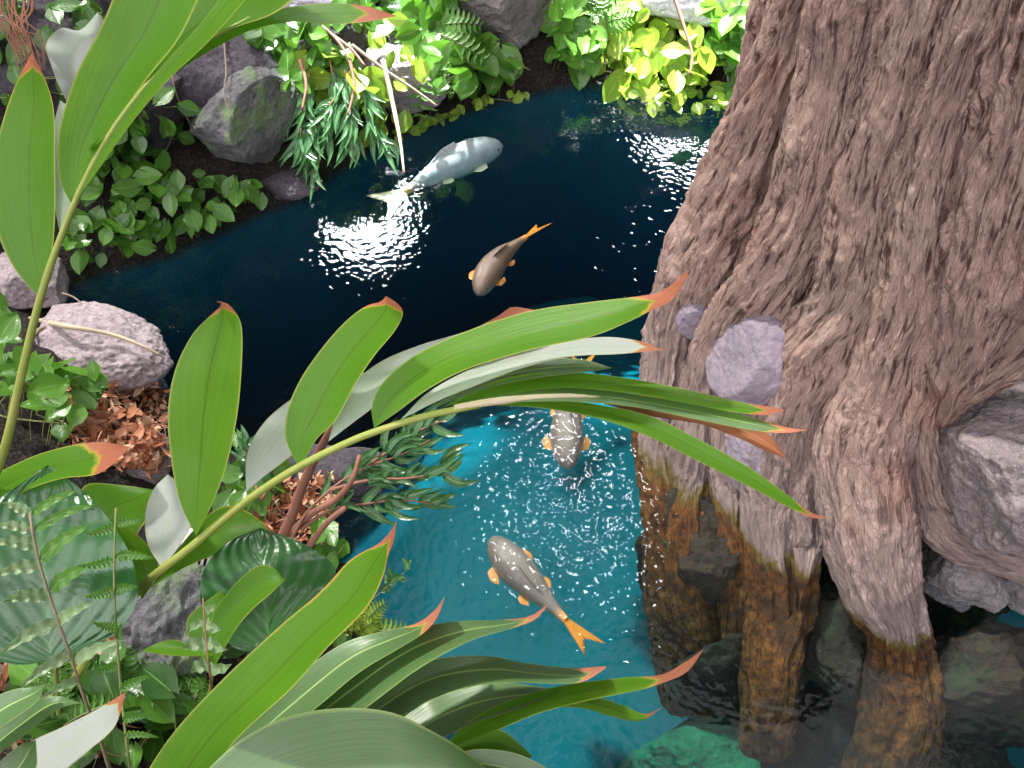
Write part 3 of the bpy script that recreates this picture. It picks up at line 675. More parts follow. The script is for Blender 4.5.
# ---- shoot rising on the left edge
g1 = thing('ginger_shoot', 'tall ginger shoot rising along the left edge with broad bright green leaves', 'plant', P(-70, 620, 2.3))
stem(g1, [(-70, 640, 2.35), (-40, 560, 1.9), (0, 462, 1.5), (18, 390, 1.42), (37, 310, 1.36), (58, 245, 1.32), (90, 170, 1.28), (128, 108, 1.25), (175, 60, 1.24), (250, 18, 1.24)], [.016, .013, .0105, .0095, .009, .0075, .006, .004, .003])
leaf(g1, [(88, 150), (98, 120), (130, 70), (165, 20), (190, -20), (215, -60)], [(88, 150), (115, 120), (165, 72), (215, 35), (280, 10), (330, -40)], [1.28, 1.3, 1.34], [1.28, 1.24, 1.2], label='broad leaf cut off by the top edge', tip=0)
leaf(g1, [(90, 150), (130, 108), (165, 72), (202, 36), (242, 18), (290, 7), (330, 3), (365, 6), (397, 16)], [(90, 150), (128, 118), (172, 76), (212, 50), (252, 30), (292, 22), (330, 24), (365, 22), (397, 16)], 1.3, 1.26, tip=.07, fold=.008)
leaf(g1, [(44, 300), (26, 284), (6, 254), (-6, 215), (-6, 160), (3, 120), (15, 86), (32, 52)], [(44, 300), (50, 270), (55, 220), (55, 160), (54, 112), (47, 84), (32, 52)], [1.36, 1.34, 1.3], [1.36, 1.3, 1.26], mid=.58, tip=.05, edge=.35, label='broad leaf with an orange withered tip')
leaf(g1, [(72, 205), (60, 180), (58, 140), (64, 110), (78, 70), (98, 32), (112, 0), (125, -40)], [(72, 205), (86, 182), (100, 150), (124, 112), (150, 75), (178, 40), (198, 0), (215, -40)], [1.3, 1.26, 1.22], [1.3, 1.24, 1.2], mid=.55, tip=0, edge=.2, fold=.02, label='largest bright green leaf')
leaf(g1, [(76, 200), (96, 160), (126, 112), (160, 68), (195, 30), (235, -20)], [(76, 200), (98, 170), (130, 125), (168, 80), (210, 40), (262, -20)], [1.265, 1.24, 1.2], [1.265, 1.22, 1.18], tip=0, fold=.006, mid=.4, label='narrow young leaf beside the stem')
leaf(g1, [(72, 112), (58, 84), (50, 62), (46, 44), (60, 28), (80, 30), (98, 12)], [(72, 112), (84, 96), (92, 80), (100, 60), (104, 42), (104, 22), (98, 12)], 1.42, 1.46, mat='pale', tip=0, wave=.02, label='leaf with painted whitish sheen seen from above')
leaf(g1, [(60, 235), (54, 200), (53, 160), (54, 125), (60, 100)], [(60, 235), (72, 200), (80, 160), (84, 120), (60, 100)], 1.4, 1.4, mat='pale', tip=0, label='leaf with painted whitish sheen behind the stem')

# ---- arching shoot across the middle
g2 = thing('ginger_shoot', 'ginger shoot arching across the pond with long narrow leaves and orange tips', 'plant', P(60, 720, 2.5))
stem(g2, [(40, 740, 2.6), (80, 670, 2.15), (132, 598, 1.62), (160, 571, 1.52), (190, 548, 1.48), (240, 506, 1.44), (290, 472, 1.4), (340, 446, 1.38), (380, 430, 1.36), (430, 415, 1.35), (480, 405, 1.34)], [.016, .0135, .0105, .0092, .008, .0068, .0055])
stem(g2, [(455, 408, 1.345), (490, 402, 1.338), (530, 398, 1.335), (570, 396, 1.33), (600, 398, 1.33)], [.006, .0065, .005, .003], 'stem_pale', 'leaf_sheath', label='pale pinkish sheath around the stem end')
leaf(g2, [(196, 536), (179, 500), (170, 450), (168, 410), (175, 370), (192, 335), (212, 314), (222, 305), (216, 301)], [(196, 536), (214, 500), (228, 460), (238, 410), (242, 360), (242, 330), (238, 316), (228, 304), (216, 301)], [1.46, 1.44, 1.4, 1.36], [1.46, 1.4, 1.34, 1.32], mid=.52, tip=.045, edge=.1, label='upright oval leaf with an orange curled tip')
leaf(g2, [(300, 470), (286, 440), (287, 412), (300, 380), (322, 348), (345, 322), (366, 306), (380, 302), (386, 296)], [(300, 470), (316, 440), (336, 420), (355, 385), (375, 355), (394, 332), (403, 314), (398, 304), (386, 296)], [1.4, 1.38, 1.34], [1.4, 1.33, 1.28], mid=.55, tip=.06, edge=.25, label='upright leaf with a pinkish folded tip')
leaf(g2, [(246, 492), (247, 455), (262, 425), (290, 400), (330, 378), (369, 372)], [(246, 492), (262, 478), (286, 460), (312, 438), (346, 404), (369, 372)], [1.44, 1.5, 1.54], [1.44, 1.46, 1.46], mat='pale', tip=0, wave=.02, label='leaf with painted silvery sky sheen behind the stem')
leaf(g2, [(328, 442), (338, 410), (352, 385), (380, 362), (420, 345), (470, 330), (498, 316), (512, 307), (534, 310)], [(328, 442), (350, 425), (376, 405), (402, 380), (440, 352), (480, 336), (505, 330), (522, 325), (534, 310)], [1.38, 1.44, 1.48], [1.38, 1.38, 1.38], mat='pale', tip=.13, wave=.02, label='leaf with painted silvery sky sheen and a crumpled pink tip')
leaf(g2, [(374, 428), (372, 405), (385, 380), (420, 352), (470, 330), (530, 311), (590, 302), (640, 296), (664, 290), (688, 270)], [(374, 428), (400, 410), (430, 388), (470, 368), (530, 350), (590, 337), (628, 322), (652, 310), (672, 300), (688, 276)], [1.36, 1.34, 1.3, 1.26], [1.36, 1.28, 1.24, 1.22], tip=.105, fold=.012, label='longest bright green leaf ending in an orange dried tip')
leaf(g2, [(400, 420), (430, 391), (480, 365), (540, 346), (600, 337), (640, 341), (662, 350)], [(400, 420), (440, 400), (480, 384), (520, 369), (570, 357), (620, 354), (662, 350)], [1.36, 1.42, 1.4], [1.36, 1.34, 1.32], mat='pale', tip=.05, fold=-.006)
leaf(g2, [(430, 410), (462, 384), (500, 368), (540, 360), (580, 359), (612, 368)], [(430, 410), (480, 390), (530, 379), (570, 374), (595, 371), (612, 368)], [1.36, 1.42, 1.44], [1.36, 1.36, 1.36], mat='ginger_top', tip=0)
leaf(g2, [(440, 408), (500, 380), (560, 372), (620, 377), (680, 388), (740, 402), (766, 406), (786, 410)], [(440, 408), (500, 395), (560, 388), (620, 392), (680, 402), (740, 413), (768, 415), (786, 410)], [1.36, 1.38, 1.34, 1.3], [1.36, 1.34, 1.3, 1.28], tip=.05, fold=.01)
leaf(g2, [(450, 408), (520, 389), (580, 387), (640, 395), (700, 405), (750, 417), (785, 427), (808, 430)], [(450, 408), (520, 402), (580, 402), (640, 408), (700, 420), (750, 430), (785, 433), (808, 430)], [1.35, 1.36, 1.32, 1.28], [1.35, 1.31, 1.28, 1.26], mat='ginger_top', tip=.06, fold=.006)
leaf(g2, [(596, 402), (650, 407), (700, 413), (740, 420), (768, 434), (787, 459)], [(596, 402), (650, 416), (700, 424), (738, 438), (764, 450), (787, 459)], 1.36, 1.33, mat='dried', tip=.0, wave=.02, label='withered reddish brown leaf')
leaf(g2, [(484, 405), (540, 398), (600, 405), (650, 416), (700, 440), (750, 468), (790, 497), (812, 513), (830, 518)], [(484, 405), (540, 408), (600, 419), (650, 437), (700, 462), (750, 487), (790, 508), (812, 518), (830, 518)], [1.34, 1.32, 1.26, 1.22], [1.34, 1.29, 1.24, 1.2], tip=.045, fold=.008, label='lowest arching green leaf')
leaf(g2, [(162, 568), (148, 545), (145, 515), (153, 490), (168, 474)], [(162, 568), (180, 545), (192, 520), (184, 490), (168, 474)], [1.52, 1.56, 1.6], [1.52, 1.5, 1.5], mat='pale', tip=0, label='leaf with painted silvery sky sheen low on the stem')
leaf(g2, [(150, 588), (185, 540), (215, 510), (240, 508), (276, 532)], [(150, 588), (190, 565), (225, 552), (255, 542), (276, 532)], 1.62, 1.58, tip=.04, edge=.5)
leaf(g2, [(142, 600), (128, 570), (112, 535), (100, 515)], [(142, 600), (158, 572), (152, 550), (128, 528), (100, 515)][:4] + [(100, 515)], 1.62, 1.6, tip=.0, edge=.6)
leaf(g2, [(110, 600), (80, 530), (78, 500), (88, 484), (120, 485), (156, 490)], [(110, 600), (125, 560), (140, 530), (150, 515), (156, 490)], 1.7, 1.66, tip=.0)

# ---- lower shoot
g3 = thing('ginger_shoot', 'ginger shoot fanning in from the bottom edge with long grey green leaves', 'plant', P(100, 900, 2.3))
stem(g3, [(60, 930, 2.5), (110, 880, 1.8), (150, 815, 1.35), (190, 780, 1.28), (250, 745, 1.25)], [.014, .012, .008, .004])
leaf(g3, [(130, 800), (170, 737), (220, 682), (280, 626), (320, 592), (350, 560), (378, 544), (390, 532), (397, 520)], [(190, 800), (238, 738), (290, 690), (330, 645), (365, 610), (382, 580), (388, 556), (394, 540), (397, 520)], [1.2, 1.16, 1.12, 1.08], [1.2, 1.1, 1.06, 1.04], tip=.05, edge=.55, fold=.014, mid=.6, label='large bright green leaf with an orange edge')
leaf(g3, [(180, 800), (240, 730), (290, 682), (340, 645), (380, 632), (415, 624), (435, 610), (445, 596)], [(215, 800), (270, 745), (320, 705), (360, 672), (400, 648), (425, 632), (438, 616), (445, 596)], [1.24, 1.27, 1.3], [1.24, 1.22, 1.22], mat='ginger_top', tip=.09, edge=.2)
leaf(g3, [(225, 800), (290, 712), (350, 662), (400, 633), (450, 622), (500, 620), (530, 616), (549, 603)], [(260, 800), (330, 735), (370, 705), (420, 668), (470, 641), (510, 629), (536, 619), (549, 603)], [1.24, 1.29, 1.31], [1.24, 1.2, 1.2], mat='ginger_top', tip=.06, fold=.018)
leaf(g3, [(290, 790), (350, 712), (400, 672), (440, 658), (490, 656), (520, 662), (570, 668), (606, 666)], [(310, 790), (380, 730), (440, 696), (500, 683), (560, 684), (585, 681), (606, 668)], [1.26, 1.32, 1.3], [1.26, 1.22, 1.2], mat='ginger_top', tip=.04, fold=.02)
leaf(g3, [(330, 800), (385, 735), (430, 700), (480, 683), (520, 684), (560, 690)], [(350, 800), (420, 750), (470, 725), (510, 712), (540, 700), (560, 690)], [1.3, 1.38, 1.36], [1.3, 1.28, 1.26], mat='ginger_top', tip=0, fold=.02)
leaf(g3, [(440, 752), (468, 722), (510, 700), (560, 686), (620, 678), (660, 675), (682, 664), (704, 649)], [(440, 752), (500, 729), (540, 713), (590, 700), (640, 690), (668, 681), (688, 671), (704, 649)], [1.28, 1.3, 1.26, 1.22], [1.28, 1.23, 1.2, 1.18], tip=.16, fold=.01, label='long leaf ending in a curled pink tip')
leaf(g3, [(500, 712), (545, 699), (590, 696), (620, 704), (645, 714), (664, 706)], [(500, 712), (540, 708), (580, 708), (610, 716), (640, 721), (664, 706)], 1.32, 1.28, tip=.08, edge=.1)
leaf(g3, [(150, 830), (215, 762), (250, 734), (290, 716), (340, 708), (390, 712), (430, 730), (470, 755), (520, 800)], [(150, 830), (250, 845), (350, 850), (420, 850), (470, 835), (520, 800)], [1.1, 1.18, 1.2], [1.1, 1.05, 1.05], mat='ginger_top', tip=0, fold=.02, edge=.2, label='large grey green leaf along the bottom edge')
leaf(g3, [(440, 760), (462, 738), (485, 729), (505, 732), (533, 756)], [(440, 760), (475, 758), (500, 758), (520, 762), (533, 756)], 1.36, 1.34, tip=.0)
leaf(g3, [(440, 765), (470, 750), (510, 752), (540, 764), (570, 785)], [(440, 765), (470, 775), (510, 785), (540, 790), (570, 785)], 1.33, 1.3, mat='ginger_top', tip=0)

# ---- leaf entering at the left edge
g4 = thing('ginger_leaf_shoot', 'broad green leaf with a pinkish tip reaching in from the left edge', 'plant', P(-60, 560, 1.8))
leaf(g4, [(-70, 560), (-20, 488), (20, 462), (60, 448), (100, 442), (131, 447)], [(-70, 560), (-20, 525), (20, 494), (60, 479), (100, 473), (131, 447)], [1.6, 1.6, 1.58], [1.6, 1.52, 1.5], tip=.13, edge=.3)
stem(g4, [(-60, 700, 2.3), (-66, 610, 1.9), (-70, 560, 1.6)], [.01, .008, .005])

# ---- broad ribbed leaves
b1 = thing('broad_leaf_plant', 'very large dark green ribbed leaf behind the ferns at the left edge', 'plant', P(55, 660, 2.4))
leaf(b1, [(55, 660), (10, 664), (-35, 640), (-50, 580), (-35, 530), (0, 498), (25, 481), (48, 465)], [(55, 660), (95, 645), (122, 628), (137, 600), (136, 575), (128, 550), (108, 518), (82, 490), (48, 465)], [1.5, 1.45, 1.55], [1.5, 1.47, 1.55], mat='broad', fold=.03, tip=0, n=60, w=16, wave=.03)
stem(b1, [(60, 740, 2.6), (58, 700, 2.0), (55, 660, 1.5)], [.008, .006, .004])
b2 = thing('broad_leaf_plant', 'glossy dark green ribbed leaf below the arching ginger stem', 'plant', P(270, 680, 2.4))
leaf(b2, [(276, 655), (235, 648), (206, 618), (200, 588), (208, 562), (232, 540), (260, 528)], [(276, 655), (300, 632), (324, 602), (336, 571), (318, 552), (290, 538), (260, 528)], [1.5, 1.48, 1.6], [1.5, 1.5, 1.6], mat='broad', fold=.03, tip=0, n=60, w=16, wave=.03)
stem(b2, [(272, 730, 2.6), (275, 690, 2.0), (276, 655, 1.5)], [.008, .006, .004])
b3 = thing('young_leaf_plant', 'small bright green pointed leaves in front of the glossy ribbed leaf', 'plant', P(205, 690, 2.2))
leaf(b3, [(214, 668), (212, 620), (228, 592), (252, 569), (270, 566), (285, 580)], [(214, 668), (234, 632), (252, 610), (268, 596), (285, 580)], 1.42, 1.4, tip=0)
leaf(b3, [(225, 655), (200, 650), (175, 640), (158, 643), (141, 651)], [(225, 655), (200, 656), (176, 656), (158, 654), (141, 651)], 1.45, 1.42, tip=0)
leaf(b3, [(212, 668), (190, 640), (188, 618), (208, 600), (222, 590)], [(212, 668), (215, 650), (225, 625), (226, 606), (222, 590)], 1.46, 1.44, tip=0)
stem(b3, [(205, 720, 2.4), (210, 690, 1.9), (213, 665, 1.45)], [.006, .004, .003])

# ---- out-of-focus like leaves in the corner
c1 = thing('corner_plant', 'bluish grey green leaves crossing the bottom left corner', 'plant', P(-40, 800, 1.6))
leaf(c1, [(-40, 745), (-12, 703), (12, 690), (34, 687), (46, 683)], [(-40, 760), (-10, 735), (18, 716), (36, 702), (46, 683)], .95, .92, mat='ginger_top', tip=0)
leaf(c1, [(-40, 780), (-10, 738), (20, 712), (45, 697), (62, 697), (82, 703)], [(-40, 790), (-5, 757), (25, 735), (50, 715), (66, 706), (82, 703)], .97, .94, mat='ginger_top', tip=0)
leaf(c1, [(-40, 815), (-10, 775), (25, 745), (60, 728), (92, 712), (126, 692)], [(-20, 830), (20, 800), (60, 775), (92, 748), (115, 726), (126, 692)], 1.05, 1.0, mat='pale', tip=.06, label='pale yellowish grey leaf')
leaf(c1, [(-60, 830), (-20, 790), (0, 762), (20, 745), (36, 740)], [(-40, 850), (0, 815), (20, 795), (36, 770), (36, 740)], .98, .96, mat='ginger_top', tip=0)
stem(c1, [(-60, 900, 1.9), (-50, 850, 1.4), (-40, 785, .97)], [.006, .005, .004])

# ---- fern fronds
def pinna(parent, b, tp, w, d0, d1, mat='fern', wav=.25, n=26, bend=.12, nw=6, name='pinna', mbx=None):
    b, tp = np.array(b, float), np.array(tp, float); ax = tp - b; L = np.linalg.norm(ax); pr = np.array([-ax[1], ax[0]]) / L
    v = np.linspace(0, 1, n); c = b + ax * v[:, None] + pr * (np.sin(PI * v) * L * bend)[:, None]
    pf = (np.minimum(v / .12, 1) ** .6) * (1 - v ** 2.2) * w
    wa = 1 + wav * np.sin(v * PI * 2 * nw); wb = 1 + wav * np.sin(v * PI * 2 * nw + 1.2)
    Lp, Rp = c + pr * (pf * wa)[:, None], c - pr * (pf * wb)[:, None]
    u = np.linspace(-1, 1, 5); fr = ((u + 1) / 2)[None, :, None]; px = Lp[:, None] * (1 - fr) + Rp[:, None] * fr
    d = (d0 + (d1 - d0) * v)[:, None] + .004 * (1 - np.abs(u))[None] + .003 * np.sin(v * PI * 2 * nw)[:, None] * np.abs(u)[None]
    U = np.stack([np.repeat(u[None], n, 0), np.repeat(v[:, None], 5, 1), np.full((n, 5), RS.rand())], -1)
    if mbx is not None: mbx.grid(Pv(px, d), U); return
    mb = MB(); mb.grid(Pv(px, d), U); return mb.build(name, M[mat], parent)
f1 = thing('fern_frond', 'fern frond with pale wavy leaflets in front of the huge ribbed leaf', 'fern', P(100, 740, 2.3))
stem(f1, [(110, 770, 2.3), (97, 730, 1.6), (85, 700, 1.3), (70, 655, 1.26), (58, 620, 1.24), (45, 582, 1.22), (35, 545, 1.2), (30, 513, 1.19)], [.006, .005, .0036, .003, .0024, .0018], 'drytwig', 'rachis')
for (bx, by, tx, ty, w) in [(31, 515, 2, 503, 5), (32, 514, 80, 490, 4), (33, 530, -6, 526, 5), (34, 530, 100, 504, 4), (36, 545, -10, 543, 6), (40, 560, 92, 524, 6), (40, 565, -8, 577, 6),
                            (50, 590, 96, 562, 6), (48, 595, 2, 602, 6), (58, 622, 0, 655, 6), (55, 624, 95, 602, 5), (70, 655, 18, 690, 5), (74, 662, 124, 640, 5), (80, 680, 40, 700, 4)]:
    pinna(f1, (bx, by), (tx, ty), w * 1.25, 1.2 + (by - 513) * .0004, 1.19, 'fernlight' if tx < 60 or by > 600 else 'fern', wav=.16, nw=4, bend=.06 * (1 if tx > bx else -1) * -1)
f2 = thing('fern_frond', 'slender fern frond with short toothed leaflets on a thin dark stem', 'fern', P(135, 790, 2.2))
stem(f2, [(137, 800, 2.2), (130, 768, 1.3), (122, 700, 1.22), (117, 640, 1.2), (114, 580, 1.18), (116, 508, 1.16)], [.004, .0028, .0022, .0014], 'vinestem', 'rachis')
for (bx, by, tx, ty, w) in [(116, 524, 145, 521, 4), (116, 527, 84, 534, 4), (115, 556, 155, 559, 4), (114, 560, 76, 566, 4), (115, 590, 139, 587, 4), (114, 590, 84, 597, 4), (117, 628, 92, 622, 4),
                            (118, 665, 95, 670, 4), (118, 640, 122, 622, 3), (120, 690, 150, 676, 4), (122, 720, 150, 716, 4), (124, 735, 160, 738, 3)]:
    pinna(f2, (bx, by), (tx, ty), w * 1.3, 1.18, 1.17, 'fern', wav=.3, nw=8, bend=-.05)
f3 = thing('seedling', 'thin upright stem with small pale leaflets beside the mottled rock', 'plant', P(212, 690, 2.0))
stem(f3, [(214, 700, 2.2), (211, 685, 1.34), (206, 640, 1.3), (203, 598, 1.28)], [.003, .002, .0012], 'twig')
for (bx, by, tx, ty, w) in [(204, 622, 186, 634, 3), (204, 622, 222, 630, 4), (206, 645, 182, 648, 5), (206, 640, 228, 650, 4), (208, 665, 190, 672, 5), (209, 668, 232, 664, 4), (204, 610, 216, 604, 3)]:
    pinna(f3, (bx, by), (tx, ty), w * 1.6, 1.3, 1.29, 'fernlight', wav=.2, nw=2)
def clump(label, px, py, n, Lp, w, seed, mat='fern', spread=70, up=-90, nf=7, dd=(0, .0)):
    """a fern crown of several fronds growing from the ground"""
    rs = np.random.RandomState(seed); g = G(px, py); d = depth_of(g); t = thing('fern', label, 'fern', g)
    for k in range(nf):
        a = math.radians(up + rs.uniform(-spread, spread)); L = Lp * rs.uniform(.7, 1.1); ln = 12
        mbx = MB(); v = np.linspace(0, 1, ln); c = np.stack([px + math.cos(a) * L * v, py + math.sin(a) * L * v + .25 * L * v ** 2], 1)
        dp = d - .18 * np.sin(v * PI * .8) * d / 3
        mb = MB(); tube(mb, Pv(c, dp), [.003, .001], 6); 
        fr = mb.build('rachis', M['vinestem'], t)
        for i in range(1, ln):
            T = c[i] - c[i - 1]; T /= np.linalg.norm(T); pr = np.array([-T[1], T[0]]); q = w * (1 - .75 * v[i]) * (1.0 if i > 1 else .6)
            for s in (-1, 1):
                e = c[i] + pr * s * q * 2.6 + T * q * 1.1; pinna(None, c[i], e, max(1.2, q * .42), dp[i], dp[i] + .01, wav=.2, n=8, nw=3, mbx=mbx)
        o = mbx.build('foliage', M[mat], t)
clump('low yellow green fern growing between the large ribbed leaf and the mottled rock', 118, 712, 6, 95, 13, 5, nf=8, up=-85)
clump('low fern at the foot of the mottled rock', 178, 730, 6, 80, 12, 6, nf=7, up=-70)
clump('small light green fern by the turquoise water below the glossy ribbed leaf', 352, 640, 6, 60, 9, 7, mat='vinebright', nf=6, up=-50)
clump('small fern on the ground in the bottom left', 50, 735, 6, 90, 12, 8, nf=6)
clump('fern hanging at the top between the rocks', 590, 30, 6, 70, 10, 9, nf=6, up=-30)
clump('fern drooping at the top beside the pale spotlit leaves', 420, 30, 6, 70, 11, 10, nf=7, up=60, spread=80)

# ------------------------------------------------------------------ twigs with narrow leaves
def twig(label, branches, d, nleaf, Ll, seed, mat='willow', stemmat='twig', r=.006, wl=.14, spread=50, name='narrow_leaf_branch', droop=0.0, bs=1.0, bare=.25):
    rs = np.random.RandomState(seed); t = thing(name, label, 'plant', P(*branches[0][0], d)); mb = MB(); lf = MB()
    for br in branches:
        n = 14; c = cr(br, n); dp = d - .02 * rs.rand() + np.cumsum(rs.normal(0, .008, n)); tube(mb, Pv(c, dp), [r, r * .3], 7, n=n)
        for k in range(nleaf):
            v = rs.uniform(bare, 1); i = min(n - 2, int(v * (n - 1))); T = c[i + 1] - c[i]; T /= np.linalg.norm(T); a = math.atan2(T[1], T[0]) + math.radians(rs.uniform(-spread, spread))
            L = Ll * rs.uniform(.5, 1.15); e = c[i] + np.array([math.cos(a), math.sin(a)]) * L + [0, droop * L]
            pinna(None, c[i], e, L * wl * rs.uniform(.7, 1.1), dp[i], dp[i] + rs.uniform(-.05, .03), wav=0, n=9, bend=rs.uniform(-.2, .2), mbx=lf)
    mb.build('branch', M[stemmat], t); lf.build('foliage', M[mat], t); return t
twig('reddish twigs with narrow dark green leaves reaching over the turquoise water', [[(288, 545), (305, 515), (330, 490), (360, 470), (400, 455), (430, 440)], [(300, 530), (330, 510), (360, 505), (400, 500), (440, 505)], [(360, 470), (390, 450), (420, 430), (445, 420)], [(330, 490), (370, 480), (410, 478), (450, 470)]], 2.5, 26, 38, 3, spread=40)
tw = thing('bare_twigs', 'thick bare reddish brown twigs crossing under the arching ginger stem', 'twig', P(285, 540, 2.3))
for pts, r in (([(270, 560, 2.7), (290, 520, 2.4), (305, 480, 2.2), (325, 440, 2.0), (342, 410, 1.9)], [.018, .014, .008]), ([(280, 545, 2.6), (310, 515, 2.5), (335, 500, 2.45), (352, 480, 2.4), (360, 455, 2.4)], [.014, .01, .007]),
               ([(300, 560, 2.6), (325, 525, 2.45), (345, 508, 2.4)], [.012, .008])):
    stem(tw, pts, r, 'twig', 'twig')
twig('dull grey green narrow leaves at the water edge behind the upright ginger leaf', [[(262, 500), (250, 470), (244, 440)], [(262, 500), (270, 480), (262, 450)]], 2.9, 16, 26, 4, spread=60, wl=.2)
twig('bunch of narrow bright leaves hanging towards the bright reflection', [[(330, 60), (335, 100), (325, 140), (312, 175)], [(345, 70), (350, 110), (352, 150)], [(310, 70), (302, 120), (298, 165)], [(340, 90), (320, 120), (300, 150)], [(355, 80), (372, 110), (385, 150)]], 4.75, 34, 26, 5, spread=55, droop=.35, bare=.1, wl=.13)
twig('small trailing sprig with pale leaves floating beside the fern', [[(372, 600), (395, 580), (410, 568)]], 3.3, 9, 20, 8, wl=.3, spread=80, r=.002, stemmat='vinestem')

# ------------------------------------------------------------------ vines on the ground and the rocks
BVH = None
def build_hits():
    from mathutils.bvhtree import BVHTree
    V = []; Fc = []; k = 0; bpy.context.view_layer.update()
    for o in list(bpy.data.objects):
        if o.type == 'MESH' and (o.name.startswith('rock') or o.name.startswith('ground')):
            mw = np.array(o.matrix_world); n = len(o.data.vertices); a = np.empty(n * 3, np.float32); o.data.vertices.foreach_get('co', a); a = a.reshape(-1, 3) @ mw[:3, :3].T + mw[:3, 3]
            V += a.tolist(); Fc += [tuple(i + k for i in q.vertices) for q in o.data.polygons]; k += n
    return BVHTree.FromPolygons(V, Fc)
BVH = build_hits()
def hit(x, y):
    r = ray(x, y); p, n, i, d = BVH.ray_cast(Vector(CAM), Vector(r).normalized())
    w = Pz(x, y, 0.0)
    if p is None or p[2] < 0: return w, np.array([0, 0, 1.0])
    n = np.array(n); return np.array(p), (n if n @ (CAM - np.array(p)) > 0 else -n)
def heart(mb, pos, D, N, L, W, hue, curl=.15, n=8):
    D = nrm(D - (D @ N) * N); S = np.cross(N, D); v = np.linspace(0, 1, n); u = np.linspace(-1, 1, 5)
    w = W * np.where(v < .3, np.sqrt(np.clip(v / .3, 0.02, 1)), np.cos((v - .3) / .7 * PI / 2) ** .8)
    back = .22 * L * np.abs(u)[None] * np.exp(-v * 7)[:, None]
    Gq = pos + D * ((v * L)[:, None] - back)[..., None] + S * (w[:, None] * u[None])[..., None] + N * (-(curl * L) * (v ** 2)[:, None] + .18 * W * np.abs(u)[None] * np.ones((n, 1)))[..., None]
    U = np.stack([np.repeat(u[None], n, 0), np.repeat(v[:, None], 5, 1), np.full((n, 5), hue)], -1); mb.grid(Gq, U)
def vine(label, poly, n, size, seed, mat='vine', lift=(.02, .12), stems=10, name='vine', huer=(0, 1), down=.6, cat='vine'):
    rs = np.random.RandomState(seed); poly = np.array(poly, float); x0, y0 = poly.min(0); x1, y1 = poly.max(0)
    def ins(x, y):
        c = False; m = len(poly)
        for i in range(m):
            a, b = poly[i], poly[(i + 1) % m]
            if (a[1] > y) != (b[1] > y) and x < (b[0] - a[0]) * (y - a[1]) / (b[1] - a[1]) + a[0]: c = not c
        return c
    t = None; lf = MB(); st = MB(); pts = []
    while len(pts) < n:
        x, y = rs.uniform(x0, x1), rs.uniform(y0, y1)
        if ins(x, y):
            p, nn = hit(x, y); pts.append((p, nn))
    c0 = np.mean([p for p, _ in pts], 0); t = thing(name, label, cat, (c0[0], c0[1], min(p[2] for p, _ in pts)))
    heads = []
    for p, nn in pts:
        toc = nrm(CAM - p); N = nrm(nn * .35 + toc * .5 + np.array([0, 0, .5]) + rs.normal(0, .5, 3)); s = size * rs.uniform(.55, 1.2)
        q = p + nrm(nn + [0, 0, .6]) * rs.uniform(*lift); D = nrm(np.array([0, -down, -down * .6]) + rs.normal(0, .6, 3))
        heart(lf, q, D, N, s, s * .42, rs.uniform(*huer)); heads.append((q, p))
    # stems: each leaf stalk back to the ground, and trailing runners linking neighbours
    for q, p in heads:
        m = p + (q - p) * .5 + rs.normal(0, .012, 3); tube(st, [p - (q - p) * .2, m, q], [.0016, .001], 4, n=5)
    for k in range(stems):
        i = rs.randint(len(heads)); path = [heads[i][0]]; cur = i; used = {i}
        for _ in range(5):
            dist = [(np.linalg.norm(h[0] - heads[cur][0]) if j not in used else 9, j) for j, h in enumerate(heads)]; dist.sort(); cur = dist[min(len(dist) - 1, rs.randint(3))][1]; used.add(cur); path.append(heads[cur][1] * .4 + heads[cur][0] * .6)
        tube(st, path, [.003, .002], 5, n=24)
    st.build('runner', M['vinestem'], t); lf.build('foliage', M[mat], t); return t
vine('heart leaved vine trailing over the bank edge right of the left ginger shoot', [(75, 262), (70, 225), (100, 190), (150, 175), (200, 180), (262, 192), (266, 205), (215, 228), (160, 252), (110, 262)], 115, .105, 11, huer=(.0, 1), lift=(.03, .16))
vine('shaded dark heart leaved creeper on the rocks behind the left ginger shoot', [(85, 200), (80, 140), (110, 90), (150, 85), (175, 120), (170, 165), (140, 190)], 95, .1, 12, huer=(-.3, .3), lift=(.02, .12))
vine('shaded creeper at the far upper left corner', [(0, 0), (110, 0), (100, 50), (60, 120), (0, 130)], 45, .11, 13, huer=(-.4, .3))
vine('creeper with mixed leaves above the mossy grey rock', [(235, 25), (330, 15), (350, 60), (320, 100), (290, 110), (275, 60)], 75, .13, 14, huer=(-.2, .8))
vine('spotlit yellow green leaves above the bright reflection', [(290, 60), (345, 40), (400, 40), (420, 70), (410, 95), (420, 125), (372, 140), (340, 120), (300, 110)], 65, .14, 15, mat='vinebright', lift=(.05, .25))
vine('dense broad leaved vine on the far shore left of the top rock', [(400, 10), (455, 5), (470, 40), (500, 70), (520, 95), (480, 105), (430, 98), (415, 60)], 85, .16, 16, huer=(.2, 1.2), lift=(.04, .25))
vine('dark creeper at the top right of the long ginger leaf', [(330, -10), (470, -10), (470, 20), (400, 40), (340, 30)], 70, .14, 17, huer=(-.3, .5))
vine('hanging vine with long green leaves right of the top rock', [(535, -5), (585, -5), (590, 40), (600, 75), (560, 85), (545, 60)], 50, .16, 18, huer=(.3, 1.1), lift=(.05, .3))
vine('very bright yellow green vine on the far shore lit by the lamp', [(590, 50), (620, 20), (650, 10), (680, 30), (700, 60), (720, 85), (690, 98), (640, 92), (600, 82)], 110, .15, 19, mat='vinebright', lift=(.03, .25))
vine('bluish green leaves against the tree at the top', [(700, 0), (752, -5), (752, 60), (735, 100), (705, 70)], 75, .14, 20, huer=(0, .8), lift=(.03, .25))
